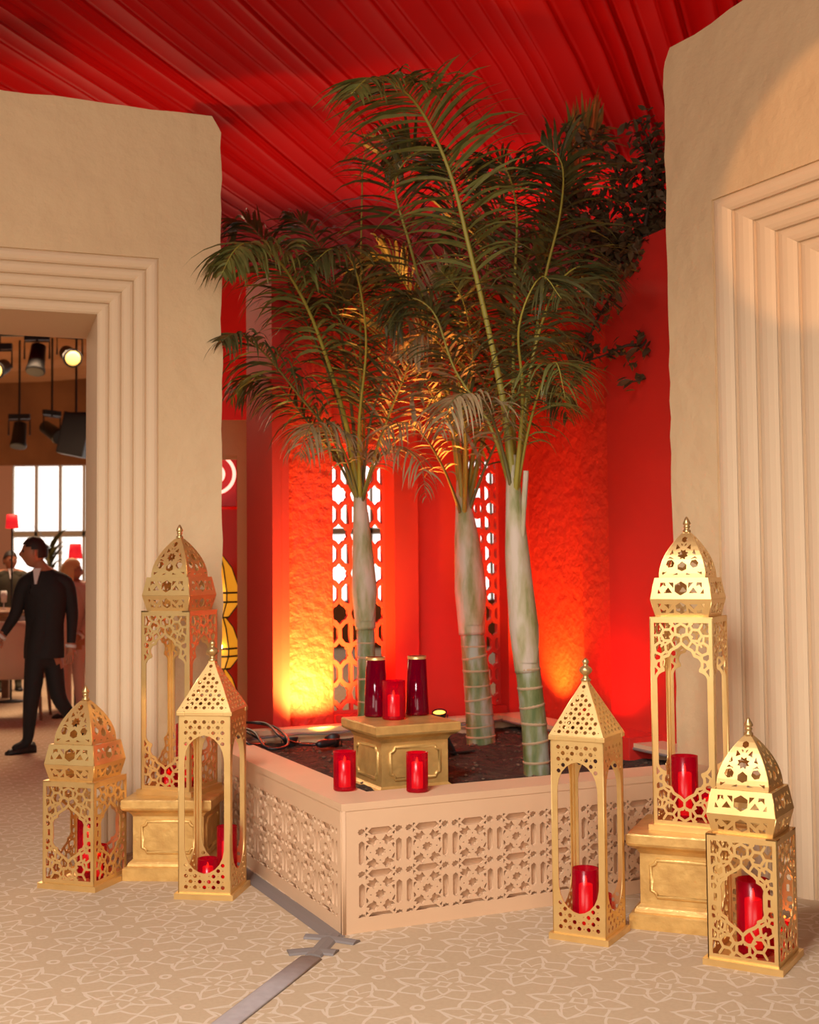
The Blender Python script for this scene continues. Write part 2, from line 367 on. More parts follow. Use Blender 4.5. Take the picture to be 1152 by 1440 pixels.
# ---- left and right feature walls: rows of moulded steps around a doorway
def poly_prism(bm, outline, y0, y1):
    """outline in (x,z); from y0 to y1"""
    a = [bm.verts.new((x, y0, z)) for x, z in outline]; b = [bm.verts.new((x, y1, z)) for x, z in outline]; n = len(a)
    bm.faces.new(a); bm.faces.new(b[::-1])
    for i in range(n): bm.faces.new((a[i], b[i], b[(i + 1) % n], a[(i + 1) % n]))
def feature_wall(name, org, ang, L, htop_end, htop_far, x_out, x_in, z_out, z_in, far, depth, sgn, seed):
    """local x runs from the free edge (0) along the wall; local -y faces the viewer; sgn flips left/right"""
    rnd = random.Random(seed)
    o = empty(name, org, ang); tag(o, kind='structure')
    bm = bmesh.new(); top = []
    n = 40
    for i in range(n + 1):
        x = L * i / n; z = htop_end + (htop_far - htop_end) * i / n + rnd.uniform(-.007, .007)
        if i == 0: z -= .05
        if i == 0: top.append((.012, z)); continue
        if i == 1: top.append((.05, z)); continue
        top.append((x, z))
    side = [(rnd.uniform(-.008, .006), z) for z in np.linspace(0, htop_end - .08, 46)]
    # -shaped outline with doorway (open at bottom)
    out = side + top + [(L, 0), (far, 0), (far, z_out), (x_out, z_out), (x_out, 0)]
    poly_prism(bm, [(sgn * x, z) for x, z in out], 0, depth)
    for v in bm.verts:
        if v.co.y > depth * .5 and abs(v.co.x) < .2: v.co.x += sgn * .12
    obj('wall_panel', bm, M['plaster'], o, bev=.012)
    K = 5; dw = (x_out - x_in) / K if x_in < x_out else (x_in - x_out) / K
    for k in range(K):
        xa = x_out + dw * k; xb = xa + dw; za = z_out - (z_out - z_in) / K * k; zb = za - (z_out - z_in) / K
        fb = far - dw * (k + 1); fa = far - dw * k
        y = .026 * (k + 1)
        bm = bmesh.new()
        # convex bead: profile across the band
        prof = [(0, y - .012), (.15, y - .020), (.35, y - .024), (.6, y - .023), (.85, y - .015), (1, y - .004)]
        def jamb(xA, xB, zt0, zt1):
            rows = [[bm.verts.new((sgn * (xA + (xB - xA) * t), yy, 0 if e == 0 else zt0 + (zt1 - zt0) * t)) for t, yy in prof] for e in (0, 1)]
            for i in range(len(prof) - 1): bm.faces.new((rows[0][i], rows[0][i + 1], rows[1][i + 1], rows[1][i]))
            return rows[1]
        r1 = jamb(xa, xb, za, zb); r2 = jamb(fa, fb, za, zb)
        for i in range(len(prof) - 1): bm.faces.new((r1[i], r1[i + 1], r2[i + 1], r2[i]))
        # solid behind
        poly_prism(bm, [(sgn * xa, 0), (sgn * xb, 0), (sgn * xb, zb), (sgn * fb, zb), (sgn * fb, 0), (sgn * fa, 0), (sgn * fa, za), (sgn * xa, za)], y, depth)
        obj('moulding', bm, M['mould'], o, smooth=False)
    return o
# left wall
LA = math.radians(19.3)
WL = Vector((-1.475, 6.414, 0)); dL = Vector((math.cos(LA), math.sin(LA), 0)); nL = Vector((-dL.y, dL.x, 0))
def along(px, py, W, n, d, org): return (hit(px, py, W, n) - org).dot(d)
pe = hit(312, 700, WL, nL); orgL = Vector((pe.x, pe.y, 0))
zl_end = hit(306, 166, WL, nL).z; zl_far_p = hit(0, 125, WL, nL)
xo = -along(223, 600, WL, nL, dL, orgL); xi = -along(139.5, 600, WL, nL, dL, orgL)
zo = hit(219, 363, WL, nL).z; zi = hit(139, 435, WL, nL).z
sl = (zl_far_p.z - zl_end) / (-(zl_far_p - orgL).dot(dL))
print('LEFT wall', orgL, zl_end, zl_far_p.z, xo, xi, zo, zi)
feature_wall('wall_left', orgL, LA, 5.0, zl_end, zl_end + sl * 5, xo, xi, zo, zi, xi + 1.6 + (xi - xo) * 1.0, .85, -1, 1)
# right wall
VPX = -400; RA = math.atan2(F, VPX - 576)                          # direction going away to the left
dR = Vector((math.cos(RA), math.sin(RA), 0)); WR = Vector((1.697, 5.332, 0)); nR = Vector((dR.y, -dR.x, 0))
pe = hit(944, 640, WR, nR); orgR = Vector((pe.x, pe.y, 0))
zr_end = hit(935, 75, WR, nR).z
xo = -along(1003, 400, WR, nR, dR, orgR); xi = -along(1127, 400, WR, nR, dR, orgR)
zo = hit(1002, 281, WR, nR).z; zi = hit(1125, 351, WR, nR).z
print('RIGHT wall', orgR, zr_end, xo, xi, zo, zi)
feature_wall('wall_right', orgR, RA + PI, 4.6, zr_end, zr_end + .35, xo, xi, zo, zi, xi + 1.6 + (xi - xo), .6, 1, 2)

# ---- red-lit niche behind the planter
BB = 2.56; AA = 2.36; ZT = 3.32
pB = PL(0, BB); 
def a_of(px, py=900): return (hit(px, py, pB, E2) - C0).dot(E1)
pA = PL(AA, 0)
def b_of(px, py=900): return (hit(px, py, pA, E1) - C0).dot(E2)
print('a:', [round(a_of(x), 3) for x in (347, 378, 403, 472, 550, 583, 655, 705, 745)], 'b:', [round(b_of(x), 3) for x in (705, 745, 835, 885, 945)])
def plwall(name, a0, a1, b0, b1, z0, z1, material, parent=None, bev=0):
    bm = bmesh.new(); vs = box(bm, ((a0 + a1) / 2, (b0 + b1) / 2, (z0 + z1) / 2), (abs(a1 - a0), abs(b1 - b0), z1 - z0))
    bmesh.ops.transform(bm, matrix=MP, verts=bm.verts)
    return obj(name, bm, material, parent, bev=bev)
nb = empty('wall_back'); tag(nb, kind='structure')
A = {x: a_of(x) for x in (378, 403, 472, 550, 583, 655, 712, 730)}
TH = .16
plwall('stucco_panel', A[403], A[472], BB + .05, BB + TH, .3, ZT, M['redwall'], nb)
plwall('pilaster', A[378], A[378] + (A[403] - A[378]) * .5, BB - .08, BB + .45, 0, ZT, M['redflat'], nb)
plwall('pilaster', A[378] + (A[403] - A[378]) * .5, A[403], BB - .06, BB + TH, 0, ZT, M['redflat'], nb)
plwall('pilaster', A[550], A[583], BB - .07, BB + TH, 0, ZT, M['redflat'], nb)
plwall('flat_panel', A[583], A[655], BB + .0, BB + TH, 0, ZT, M['redflat'], nb)
for (x0, x1, zt) in ((A[472], A[550], at(510, 636, 7.9).z), (A[655], A[712], at(680, 636, 8.1).z)):
    plwall('lintel', x0, x1, BB, BB + TH, zt + .04, ZT, M['redflat'], nb)
    plwall('sill', x0, x1, BB, BB + TH, 0, .56, M['redflat'], nb)
plwall('pilaster', A[712], AA + .3, BB - .03, BB + TH, 0, ZT, M['redflat'], nb)
# lattice screens filling the two openings
def lattice_tile(P):
    h = []
    h.append([(x * P, y * P) for x, y in star(.5, .5, .30, .19, 6, PI / 2)])
    for sx in (-1, 1):
        for sy in (-1, 1):
            cx, cy = .5 + sx * .5, .5 + sy * .5
    return h
def lattice(name, a0, a1, z0, z1, parent):
    W = a1 - a0; Hh = z1 - z0; n = 150
    xs = np.linspace(0, W, max(40, int(W / .005))); ys = np.linspace(0, Hh, int(Hh / .0055)); X, Y = np.meshgrid(xs, ys)
    P = W / 1.5; d = np.full(X.shape, 1e9); t = .013
    ny = int(Hh / P) + 2
    u = (X / P + .25); v = (Y / P)
    u = u - np.floor(u) - .5; v = v - np.floor(v) - .5
    # star outline + connecting straps, periodic
    s = star(0, 0, .36, .25, 6, PI / 2); d = np.abs(sd_poly(u, v, s)) * P - t
    for sx in (-1, 1):
        d = np.minimum(d, sd_seg(u, v, (sx * .22, .13), (sx * .5, .30)) * P - t); d = np.minimum(d, sd_seg(u, v, (sx * .22, -.13), (sx * .5, -.30)) * P - t)
        d = np.minimum(d, sd_seg(u, v, (0, sx * .36), (0, sx * .5)) * P - t)
        d = np.minimum(d, sd_seg(u, v, (sx * .31, .18), (sx * .31, .5)) * P - t * .8); d = np.minimum(d, sd_seg(u, v, (sx * .31, -.18), (sx * .31, -.5)) * P - t * .8)
        d = np.minimum(d, sd_seg(u, v, (sx * .5, .16), (sx * .5, -.16)) * P - t)
    bd = np.minimum(np.minimum(X, W - X), np.minimum(Y, Hh - Y)) - .018
    hole = np.maximum(-d, -bd)
    cs = contours(hole, xs, ys, .0012)
    me = fill_mesh([[(0, 0), (W, 0), (W, Hh), (0, Hh)]] + cs, .03)
    o = link_mesh(name, me, M['redlattice'], parent)
    o.matrix_world = MP @ Matrix.Translation((a0, BB + .1, z0)) @ Matrix.Rotation(PI / 2, 4, 'X')
    return o
lattice('lattice_screen', A[472], A[550], .56, at(510, 636, 7.9).z + .04, nb)
lattice('lattice_screen', A[655], A[712], .56, at(680, 636, 8.1).z + .04, nb)
nr = empty('wall_niche_right'); tag(nr, kind='structure')
B = {x: b_of(x) for x in (745, 835, 885, 945)}
plwall('pilaster', AA - .09, AA + TH, B[745], BB, 0, ZT, M['redflat'], nr)
plwall('stucco_panel', AA, AA + TH, B[835], B[745], 0, ZT, M['redwall'], nr)
plwall('stucco_panel', AA - .07, AA + TH, B[885], B[835], 0, ZT, M['redwall'], nr)
plwall('flat_panel', AA - .13, AA + TH, -.2, B[885], 0, ZT, M['redflat'], nr)
# low red plinth that edges the niche on the right
plwall('ledge', AA - .35, AA - .1, .9, B[885] + .1, 0, PH + .03, M['redflat'], nr, bev=.006)
# plain beige partition beyond the gap on the left
o = empty('wall_partition'); tag(o, kind='structure')
pa, pb = at(333, 800, 8.9), at(349, 800, 8.9); zt = at(330, 590, 8.9).z
bm = bmesh.new(); box(bm, ((pa.x + pb.x) / 2, 9.1, zt / 2), (pb.x - pa.x, .35, zt)); obj('end_post', bm, M['plaster'], o, bev=.01)
pa2 = at(300, 800, 8.9); zb = at(320, 640, 8.9).z
bm = bmesh.new(); box(bm, ((pa2.x + pa.x) / 2, 9.1, (zt + zb) / 2), (pa.x - pa2.x, .35, zt - zb)); obj('header', bm, M['plaster'], o)

o = empty('wall_red_return', (0, 10.3, 0)); tag(o, kind='structure')
xa_, xb_ = at(285, 800, 10.3).x, at(392, 800, 10.3).x; zz_ = at(330, 380, 10.3).z
bx('flat_panel', ((xa_ + xb_) / 2, 0, zz_ / 2), (xb_ - xa_, .1, zz_), M['redflat'], o)
# ---- far hall wall with window band
fw = empty('wall_far', (0, 24, 0)); tag(fw, kind='structure')
Z0, Z1, Z2, Z3 = .9, 2.22, 2.32, 3.62
bx('drape_panel', (0, 0, (Z3 + 5.6) / 2), (28, .1, 5.6 - Z3), M['drape'], fw)
bx('base_panel', (0, 0, Z0 / 2), (28, .1, Z0), M['drape'], fw)
bx('side_panel', (-10.5, 0, (Z0 + Z3) / 2), (5.4, .1, Z3 - Z0), M['pinkcloth'], fw)
xw = -7.8; wi = 0
for i in range(30):
    nx = xw + .47
    for za, zb_ in ((Z0, Z1), (Z2, Z3)):
        o = bx('window_%d' % (wi + 1), ((xw + nx) / 2, 24.05, (za + zb_) / 2), (.42, .02, zb_ - za - .03), M['sky']); tag(o, kind='structure'); wi += 1
    bx('mullion', (xw, .0, (Z0 + Z3) / 2), (.055, .08, Z3 - Z0), M['mullion'], fw)
    xw = nx
bx('transom', (-.8, 0, (Z1 + Z2) / 2), (14.2, .08, Z2 - Z1), M['mullion'], fw)
bx('side_panel', (10.2, 0, (Z0 + Z3) / 2), (7.6, .1, Z3 - Z0), M['drape'], fw)
for nm, x in (('wall_side_left', -14), ('wall_side_right', 14)):
    tag(bx(nm, (x, 14.5, 2.8), (.1, 23, 5.6), M['drape']), kind='structure')

# ================================================================== PLANTER
pl = empty('planter', C0, YP, 'peach painted planter box with carved geometric sides holding the palms', 'planter')
LX, LY, RW = 2.24, 2.48, .2
T = .03
# rim (four boards)
bm = bmesh.new()
def ringplate(bm, o, i, z0, z1):
    vo0 = [bm.verts.new((x, y, z0)) for x, y in o]; vo1 = [bm.verts.new((x, y, z1)) for x, y in o]
    vi0 = [bm.verts.new((x, y, z0)) for x, y in i]; vi1 = [bm.verts.new((x, y, z1)) for x, y in i]
    for k in range(4):
        n = (k + 1) % 4
        bm.faces.new((vo1[k], vo1[n], vi1[n], vi1[k])); bm.faces.new((vo0[k], vi0[k], vi0[n], vo0[n]))
        bm.faces.new((vo0[k], vo0[n], vo1[n], vo1[k])); bm.faces.new((vi0[k], vi1[k], vi1[n], vi0[n]))
ringplate(bm, [(0, 0), (LX, 0), (LX, LY), (0, LY)], [(RW, RW + .02), (LX - RW, RW + .02), (LX - RW, LY - .10), (RW, LY - .10)], PH - .03, PH)
obj('rim', bm, M['plinth'], pl, bev=.003)
bm = bmesh.new()
ringplate(bm, [(.021, .021), (LX - .02, .021), (LX - .02, LY - .02), (.021, LY - .02)], [(.08, .08), (LX - .08, .08), (LX - .08, LY - .08), (.08, LY - .08)], 0, PH - .031)
obj('inner_box', bm, M['plinth_back'], pl)
# carved front boards: plate with star pattern holes over the backing
TP = .212
def tile_holes():
    h = []
    def hexh(cx, cy, L, w, vert=False):
        k = w * .95
        p = [(-L, 0), (-L + k, w), (L - k, w), (L, 0), (L - k, -w), (-L + k, -w)]
        return [(cx + y, cy + x) if vert else (cx + x, cy + y) for x, y in p]
    h.append(hexh(.5, 0, .26, .085))
    for s in (-1, 1):
        h.append(hexh(s * .11, .5, .29, .06, True))
        h.append(star(s * .11, 0, .085, .064, 8, 0))
    h.append(star(.5, .5, .115, .085, 8, PI / 8))
    for q in range(4):
        a = q * PI / 2; h.append(ngon(.5 + .205 * math.cos(a), .5 + .205 * math.sin(a), .016, 5))
    for sx in (-1, 1):
        for sy in (-1, 1):
            p = [(.095, .185), (.155, .135), (.175, .185), (.245, .205), (.30, .275), (.235, .295), (.255, .36), (.165, .33), (.12, .40), (.075, .32), (.035, .28), (.09, .245)]
            h.append([(.5 + sx * x, .5 + sy * y) for x, y in p])
            h.append([(.5 + sx * x, .5 + sy * y) for x, y in ((.265, .10), (.30, .055), (.30, .16), (.275, .19), (.235, .165))])
            h.append([(.5 + sx * x, .5 + sy * y) for x, y in ((.25, .425), (.31, .37), (.31, .47), (.285, .46))])
    return h
def carved(L, Hh, rot):
    """board L x Hh with tile field; returns mesh"""
    mg = .058; nx = int((L - 2 * mg) / TP); polys = [[(0, 0), (L, 0), (L, Hh), (0, Hh)]]
    x0 = mg; x1 = L - mg; y0 = mg + .002; y1 = Hh - .072
    def clip(p, ax, v, keep_gt):
        out = []
        for i in range(len(p)):
            a, b = p[i - 1], p[i]; ia = (a[ax] > v) == keep_gt; ib = (b[ax] > v) == keep_gt
            if ia != ib:
                t = (v - a[ax]) / (b[ax] - a[ax]); out.append((a[0] + (b[0] - a[0]) * t, a[1] + (b[1] - a[1]) * t))
            if ib: out.append(b)
        return out
    th = tile_holes(); ty = (y1 - y0 - .018) / 2
    for i in range(-1, int((x1 - x0) / TP) + 2):
        for j in range(-1, 3):
            for k, h in enumerate(th):
                p = [(x0 + (i + x) * TP + .006, y0 + (j + y) * ty) for x, y in h]
                for ax, v, g in ((0, x0, True), (0, x1, False), (1, y0, True), (1, y1, False)):
                    if p: p = clip(p, ax, v, g)
                if len(p) > 2:
                    A_ = abs(sum(p[q - 1][0] * p[q][1] - p[q][0] * p[q - 1][1] for q in range(len(p)))) / 2
                    if A_ > 2e-5: polys.append(p)
    return fill_mesh(polys, .014)
hb = PH - .03
me = carved(LX, hb, 0)
o = link_mesh('carved_panel', me, M['plinth'], pl); o.matrix_local = Matrix.Translation((0, .0095, 0)) @ Matrix.Rotation(PI / 2, 4, 'X')
me = carved(LY, hb, 0)
o = link_mesh('carved_panel', me, M['plinth'], pl); o.matrix_local = Matrix.Translation((.0095, LY, 0)) @ Matrix.Rotation(-PI / 2, 4, 'Z') @ Matrix.Rotation(PI / 2, 4, 'X')
bm = bmesh.new(); box(bm, (.009, .009, hb / 2), (.016, .016, hb)); obj('corner_post', bm, M['plinth'], pl, bev=.002)
# soil bed
bm = bmesh.new(); bmesh.ops.create_grid(bm, x_segments=90, y_segments=90, size=.5)
from mathutils import noise as mn
SZ = .44
for v in bm.verts:
    x = (v.co.x + .5) * (LX - .16) + .08; y = (v.co.y + .5) * (LY - .16) + .08
    v.co = Vector((x, y, SZ - .01 + .035 * mn.noise(Vector((x * 3, y * 3, 0))) + .012 * mn.noise(Vector((x * 14, y * 14, 3)))))
obj('soil', bm, M['soil'], pl, smooth=True)
rnd = random.Random(8); bm = bmesh.new()
for i in range(420):
    x, y = rnd.uniform(.22, LX - .22), rnd.uniform(.24, LY - .12); s = rnd.uniform(.004, .013)
    g = bmesh.ops.create_icosphere(bm, subdivisions=1, radius=s)['verts']
    for v in g: v.co = Vector((v.co.x * rnd.uniform(.8, 1.6) + x, v.co.y * rnd.uniform(.8, 1.5) + y, v.co.z * .7 + SZ - .005 + .035 * mn.noise(Vector((x * 3, y * 3, 0)))))
tag(obj('soil_clods', bm, M['clod'], pl), kind='stuff')
# plastic liner edge along the back
bm = bmesh.new(); pts = catmull([(x, LY - .12 + .012 * math.sin(x * 9), PH - .035 + .008 * math.sin(x * 13)) for x in np.linspace(.2, LX - .2, 14)], 50)
tube(bm, pts, .008, 6); obj('liner_edge', bm, M['tape_dark'], pl)
for x, h in ((LX - RW + .0, 1),):
    bm = bmesh.new(); tube(bm, [(x, .3, PH - .03), (x, 1.2, PH - .028), (x, LY - .12, PH - .032)], .008, 6); obj('liner_edge', bm, M['tape_dark'], pl)

# ================================================================== PEDESTALS
def make_pedestal(w, h, label, group=None):
    t = empty('pedestal', label=label, cat='pedestal', group=group); s = w
    bm = bmesh.new()
    prof = [(.5, 0), (.5, .145), (.485, .16), (.455, .17), (.45, .20), (.435, .22), (.42, .235), (.405, .25), (.405, .78), (.415, .80), (.43, .825), (.445, .84)]
    loft(bm, [sqring(r * s, z * h) for r, z in prof]); obj('body', bm, M['gold_old'], t, bev=.003)
    bm = bmesh.new(); prof = [(.45, .84), (.475, .855), (.505, .875), (.515, .90), (.515, .985), (.505, 1.0)]
    loft(bm, [sqring(r * s, z * h + .0005) for r, z in prof]); obj('top_slab', bm, M['gold_old'], t, bev=.003)
    # recessed-corner moulded frame on each face
    fw_, z0, z1, n = .30 * s, .33 * h, .72 * h, .055 * s
    path = []
    def arc(cx, cz, a0, a1):
        for k in range(6):
            a = a0 + (a1 - a0) * k / 5; path.append((cx + n * math.cos(a), cz + n * math.sin(a)))
    arc(-fw_, z0, PI / 2, 0); arc(fw_, z0, PI, PI / 2); arc(fw_, z1, -PI / 2, -PI); arc(-fw_, z1, 0, -PI / 2)
    bmf = bmesh.new(); q = len(path); rings = []
    prf = [(-.008, 0), (-.005, .006), (0, .008), (.005, .006), (.008, 0)]
    for i in range(q):
        a = Vector(path[i - 1] + (0,)); b = Vector(path[(i + 1) % q] + (0,)); d = (b - a).normalized(); nn = Vector((-d.y, d.x, 0)); p = Vector(path[i] + (0,))
        rings.append([bmf.verts.new((p.x + nn.x * u, -.405 * s - v, p.y + nn.y * u)) for u, v in prf])
    for i in range(q):
        a, b = rings[i], rings[(i + 1) % q]
        for k in range(4): bmf.faces.new((a[k], a[k + 1], b[k + 1], b[k]))
    f0 = obj('frame_moulding', bmf, M['gold_old'], t, smooth=True)
    for k in (1, 2, 3):
        f = f0.copy(); COL.objects.link(f); f.rotation_euler = (0, 0, k * PI / 2)
    return t
def place(o, x, y, z, rz): o.location = (x, y, z); o.rotation_euler = (0, 0, rz); return o
PW, PHH = .40, .38
def corner_to_centre(cx, cy, w, yaw):
    """front-right corner of a square of side w -> its centre; yaw: direction of the front face"""
    d = Vector((math.cos(yaw), math.sin(yaw))); n = Vector((-d.y, d.x)); c = Vector((cx, cy)) - d * w / 2 + n * w / 2
    return c
y1 = math.radians(-4)
ped_l = make_pedestal(PW * 1.06, PHH, 'gold plaster pedestal on the carpet by the left wall, under the tall domed lantern', 'gold plaster pedestals')
d = Vector((math.cos(y1), math.sin(y1))); n = Vector((-d.y, d.x)); s = PW * 1.06
c = Vector((-1.381, 5.884)) + d * s / 2 + n * s / 2; place(ped_l, c.x, c.y, 0, y1); PEDL = c.copy()
y2 = math.radians(-22)
ped_r = copy_tree(ped_l); ped_r['label'] = 'gold plaster pedestal on the carpet by the right wall, half hidden by a lantern'
d = Vector((math.cos(y2), math.sin(y2))); n = Vector((-d.y, d.x))
c = Vector((.875, 5.037)) + d * s / 2 + n * s / 2; place(ped_r, c.x, c.y, 0, y2); PEDR = c.copy()
ped_m = copy_tree(ped_l); ped_m['label'] = 'gold plaster pedestal standing in the planter soil, topped with three red glasses'
pc = at(537, 1111, 5.72)
d = Vector((math.cos(YP), math.sin(YP))); n = Vector((-d.y, d.x))
c = Vector((pc.x, pc.y)) + (d + n) * s * .405; ZM = .362
place(ped_m, c.x, c.y, ZM, YP); PEDM = c.copy()

# ================================================================== LANTERNS
def dome_body_field(W, Hh, small):
    """hole field for a side panel, coordinates x in [-W/2,W/2], y from 0 (bottom) to Hh"""
    xs = np.linspace(-W / 2, W / 2, 131); ys = np.linspace(0, Hh, int(Hh / W * 130)); X, Y = np.meshgrid(xs, ys)
    u = X / W; vt = (Hh - Y) / W; vb = Y / W; v = np.minimum(vt, vb); R = Hh / W
    b = .068
    k = .86 if small else 1.0
    # half of the opening, from its point down to the straight sides
    half = [(0, .405), (.05, .455), (.16, .52), (.20, .56), (.20, .60), (.27, .63), (.30, .69), (.29, .76)] if small else \
           [(0, .415), (.05, .46), (.15, .515), (.175, .56), (.19, .60), (.26, .62), (.30, .68), (.30, .74), (.27, .79), (.27, .83), (.32, .85), (.37, .885), (.395, .94)]
    if small: half.append((.29, R / 2)); 
    else: half.append((.395, R / 2))
    halfm = [(-x, y) for x, y in half[::-1]]
    open_ = sd_poly(u, v, half + [(half[-1][0], R / 2 + .6), (-half[-1][0], R / 2 + .6)] + halfm[:-1])
    t = .020
    solid = np.full(X.shape, 1e9)
    hexes = [(0, .185, .105), (.225, .262, .10), (-.225, .262, .10), (.335, .475, .10), (-.335, .475, .10)]
    if small: hexes += [(.40, .70, .07), (-.40, .70, .07)]
    else: hexes += [(.345, .73, .075), (-.345, .73, .075)]
    for cx, cy, r in hexes:
        a0 = math.atan2(cy - .62, cx)
        solid = np.minimum(solid, np.abs(sd_poly(u, v, ngon(cx, cy, r, 6, a0))) - t)
        for q in range(6):
            a = a0 + q * PI / 3; p = (cx + r * math.cos(a), cy + r * math.sin(a)); p2 = (cx + (r + .10) * math.cos(a), cy + (r + .10) * math.sin(a))
            solid = np.minimum(solid, sd_seg(u, v, p, p2) - t * .85)
    band = np.abs(open_ - .022) - .024
    solid = np.minimum(solid, band)
    edge = np.minimum(np.minimum(.5 - np.abs(u), vt), vb) - b
    pat = np.maximum(-solid, -edge)
    pat = np.maximum(pat, -(open_ - .02))       # outside the opening only
    if not small: # plain narrow posts between the arches
        pat = np.maximum(pat, v - .93)
    else:
        # slit beside the opening
        slit = np.maximum(np.abs(np.abs(u) - .375) - .022, v - 5); slit = np.maximum(slit, .80 - v)
        pat = np.maximum(pat, v - .76); pat = np.minimum(pat, slit)
    hole = np.minimum(open_, pat)
    return contours(hole * W, xs, ys, .0006)
def panel_mesh(W, Hh, holes, th=.004):
    return fill_mesh([[(-W / 2, 0), (W / 2, 0), (W / 2, Hh), (-W / 2, Hh)]] + holes, th)
def four_sides(me, parent, dist, z, name='side_panel', material=None):
    for k in range(4):
        o = link_mesh(name, me, material or M['gold'], parent)
        o.matrix_local = Matrix.Rotation(k * PI / 2, 4, 'Z') @ Matrix.Translation((0, -dist, z)) @ Matrix.Rotation(PI / 2, 4, 'X')
def warp_panel(holes, prof, name, parent, mid_cuts):
    """prof: list of (half width at that level, outward distance, height); flat panel v = arc length"""
    s = [0]
    for a, b in zip(prof, prof[1:]): s.append(s[-1] + math.hypot(b[1] - a[1], b[2] - a[2]))
    outline = [(-p[0], q) for p, q in zip(prof, s)][::-1] + [(p[0], q) for p, q in zip(prof, s)]
    me = fill_mesh([outline] + holes, .004)
    bm = bmesh.new(); bm.from_mesh(me); bpy.data.meshes.remove(me)
    for q in s[1:-1]:
        bmesh.ops.bisect_plane(bm, geom=bm.verts[:] + bm.edges[:] + bm.faces[:], plane_co=(0, q, 0), plane_no=(0, 1, 0), dist=1e-5)
    P = np.array(prof)
    for v in bm.verts:
        q = v.co.y; i = min(max(int(np.searchsorted(s, q)) - 1, 0), len(s) - 2); t = (q - s[i]) / (s[i + 1] - s[i])
        d = P[i, 1] + (P[i + 1, 1] - P[i, 1]) * t; z = P[i, 2] + (P[i + 1, 2] - P[i, 2]) * t
        e = Vector((0, -(P[i + 1, 1] - P[i, 1]), P[i + 1, 2] - P[i, 2])).normalized(); nn = Vector((0, -e.z, e.y))
        off = v.co.z
        v.co = Vector((v.co.x, -d + nn.y * off, z + nn.z * off))
    me = bpy.data.meshes.new(name); bmesh.ops.recalc_face_normals(bm, faces=bm.faces); bm.to_mesh(me); bm.free()
    for k in range(4):
        o = link_mesh(name, me, M['gold'], parent); o.rotation_euler = (0, 0, k * PI / 2)
def field_panel(prof, shapes, margin):
    """holes clipped to a tapering panel"""
    s = [0]
    for a, b in zip(prof, prof[1:]): s.append(s[-1] + math.hypot(b[1] - a[1], b[2] - a[2]))
    L = s[-1]; wmax = max(p[0] for p in prof)
    xs = np.linspace(-wmax, wmax, 110); ys = np.linspace(0, L, max(50, int(L / wmax * 55))); X, Y = np.meshgrid(xs, ys)
    hw = np.interp(Y, s, [p[0] for p in prof]); edge = np.minimum(hw - np.abs(X), np.minimum(Y, L - Y)) - margin
    d = np.full(X.shape, 1e9)
    for p in shapes: d = np.minimum(d, sd_poly(X, Y, p))
    return contours(np.maximum(d, -edge), xs, ys, .0005)
def finial(parent, z, k, kind):
    bm = bmesh.new()
    if kind == 'dome':
        prof = [(.018, 0), (.021, .004), (.021, .014), (.014, .018), (.014, .026), (.017, .030), (.017, .036), (.013, .040), (.020, .046), (.021, .052), (.012, .070), (.006, .082), (.0025, .086)]
    else:
        prof = [(.021, 0), (.022, .005), (.014, .011), (.010, .020), (.012, .024), (.024, .034), (.028, .044), (.024, .054), (.012, .062), (.010, .068), (.014, .074), (.0145, .080), (.010, .088), (.003, .093)]
    lathe(bm, [(r * k, zz * k + z) for r, zz in prof], 16); obj('finial', bm, M['finial'], parent, smooth=True)
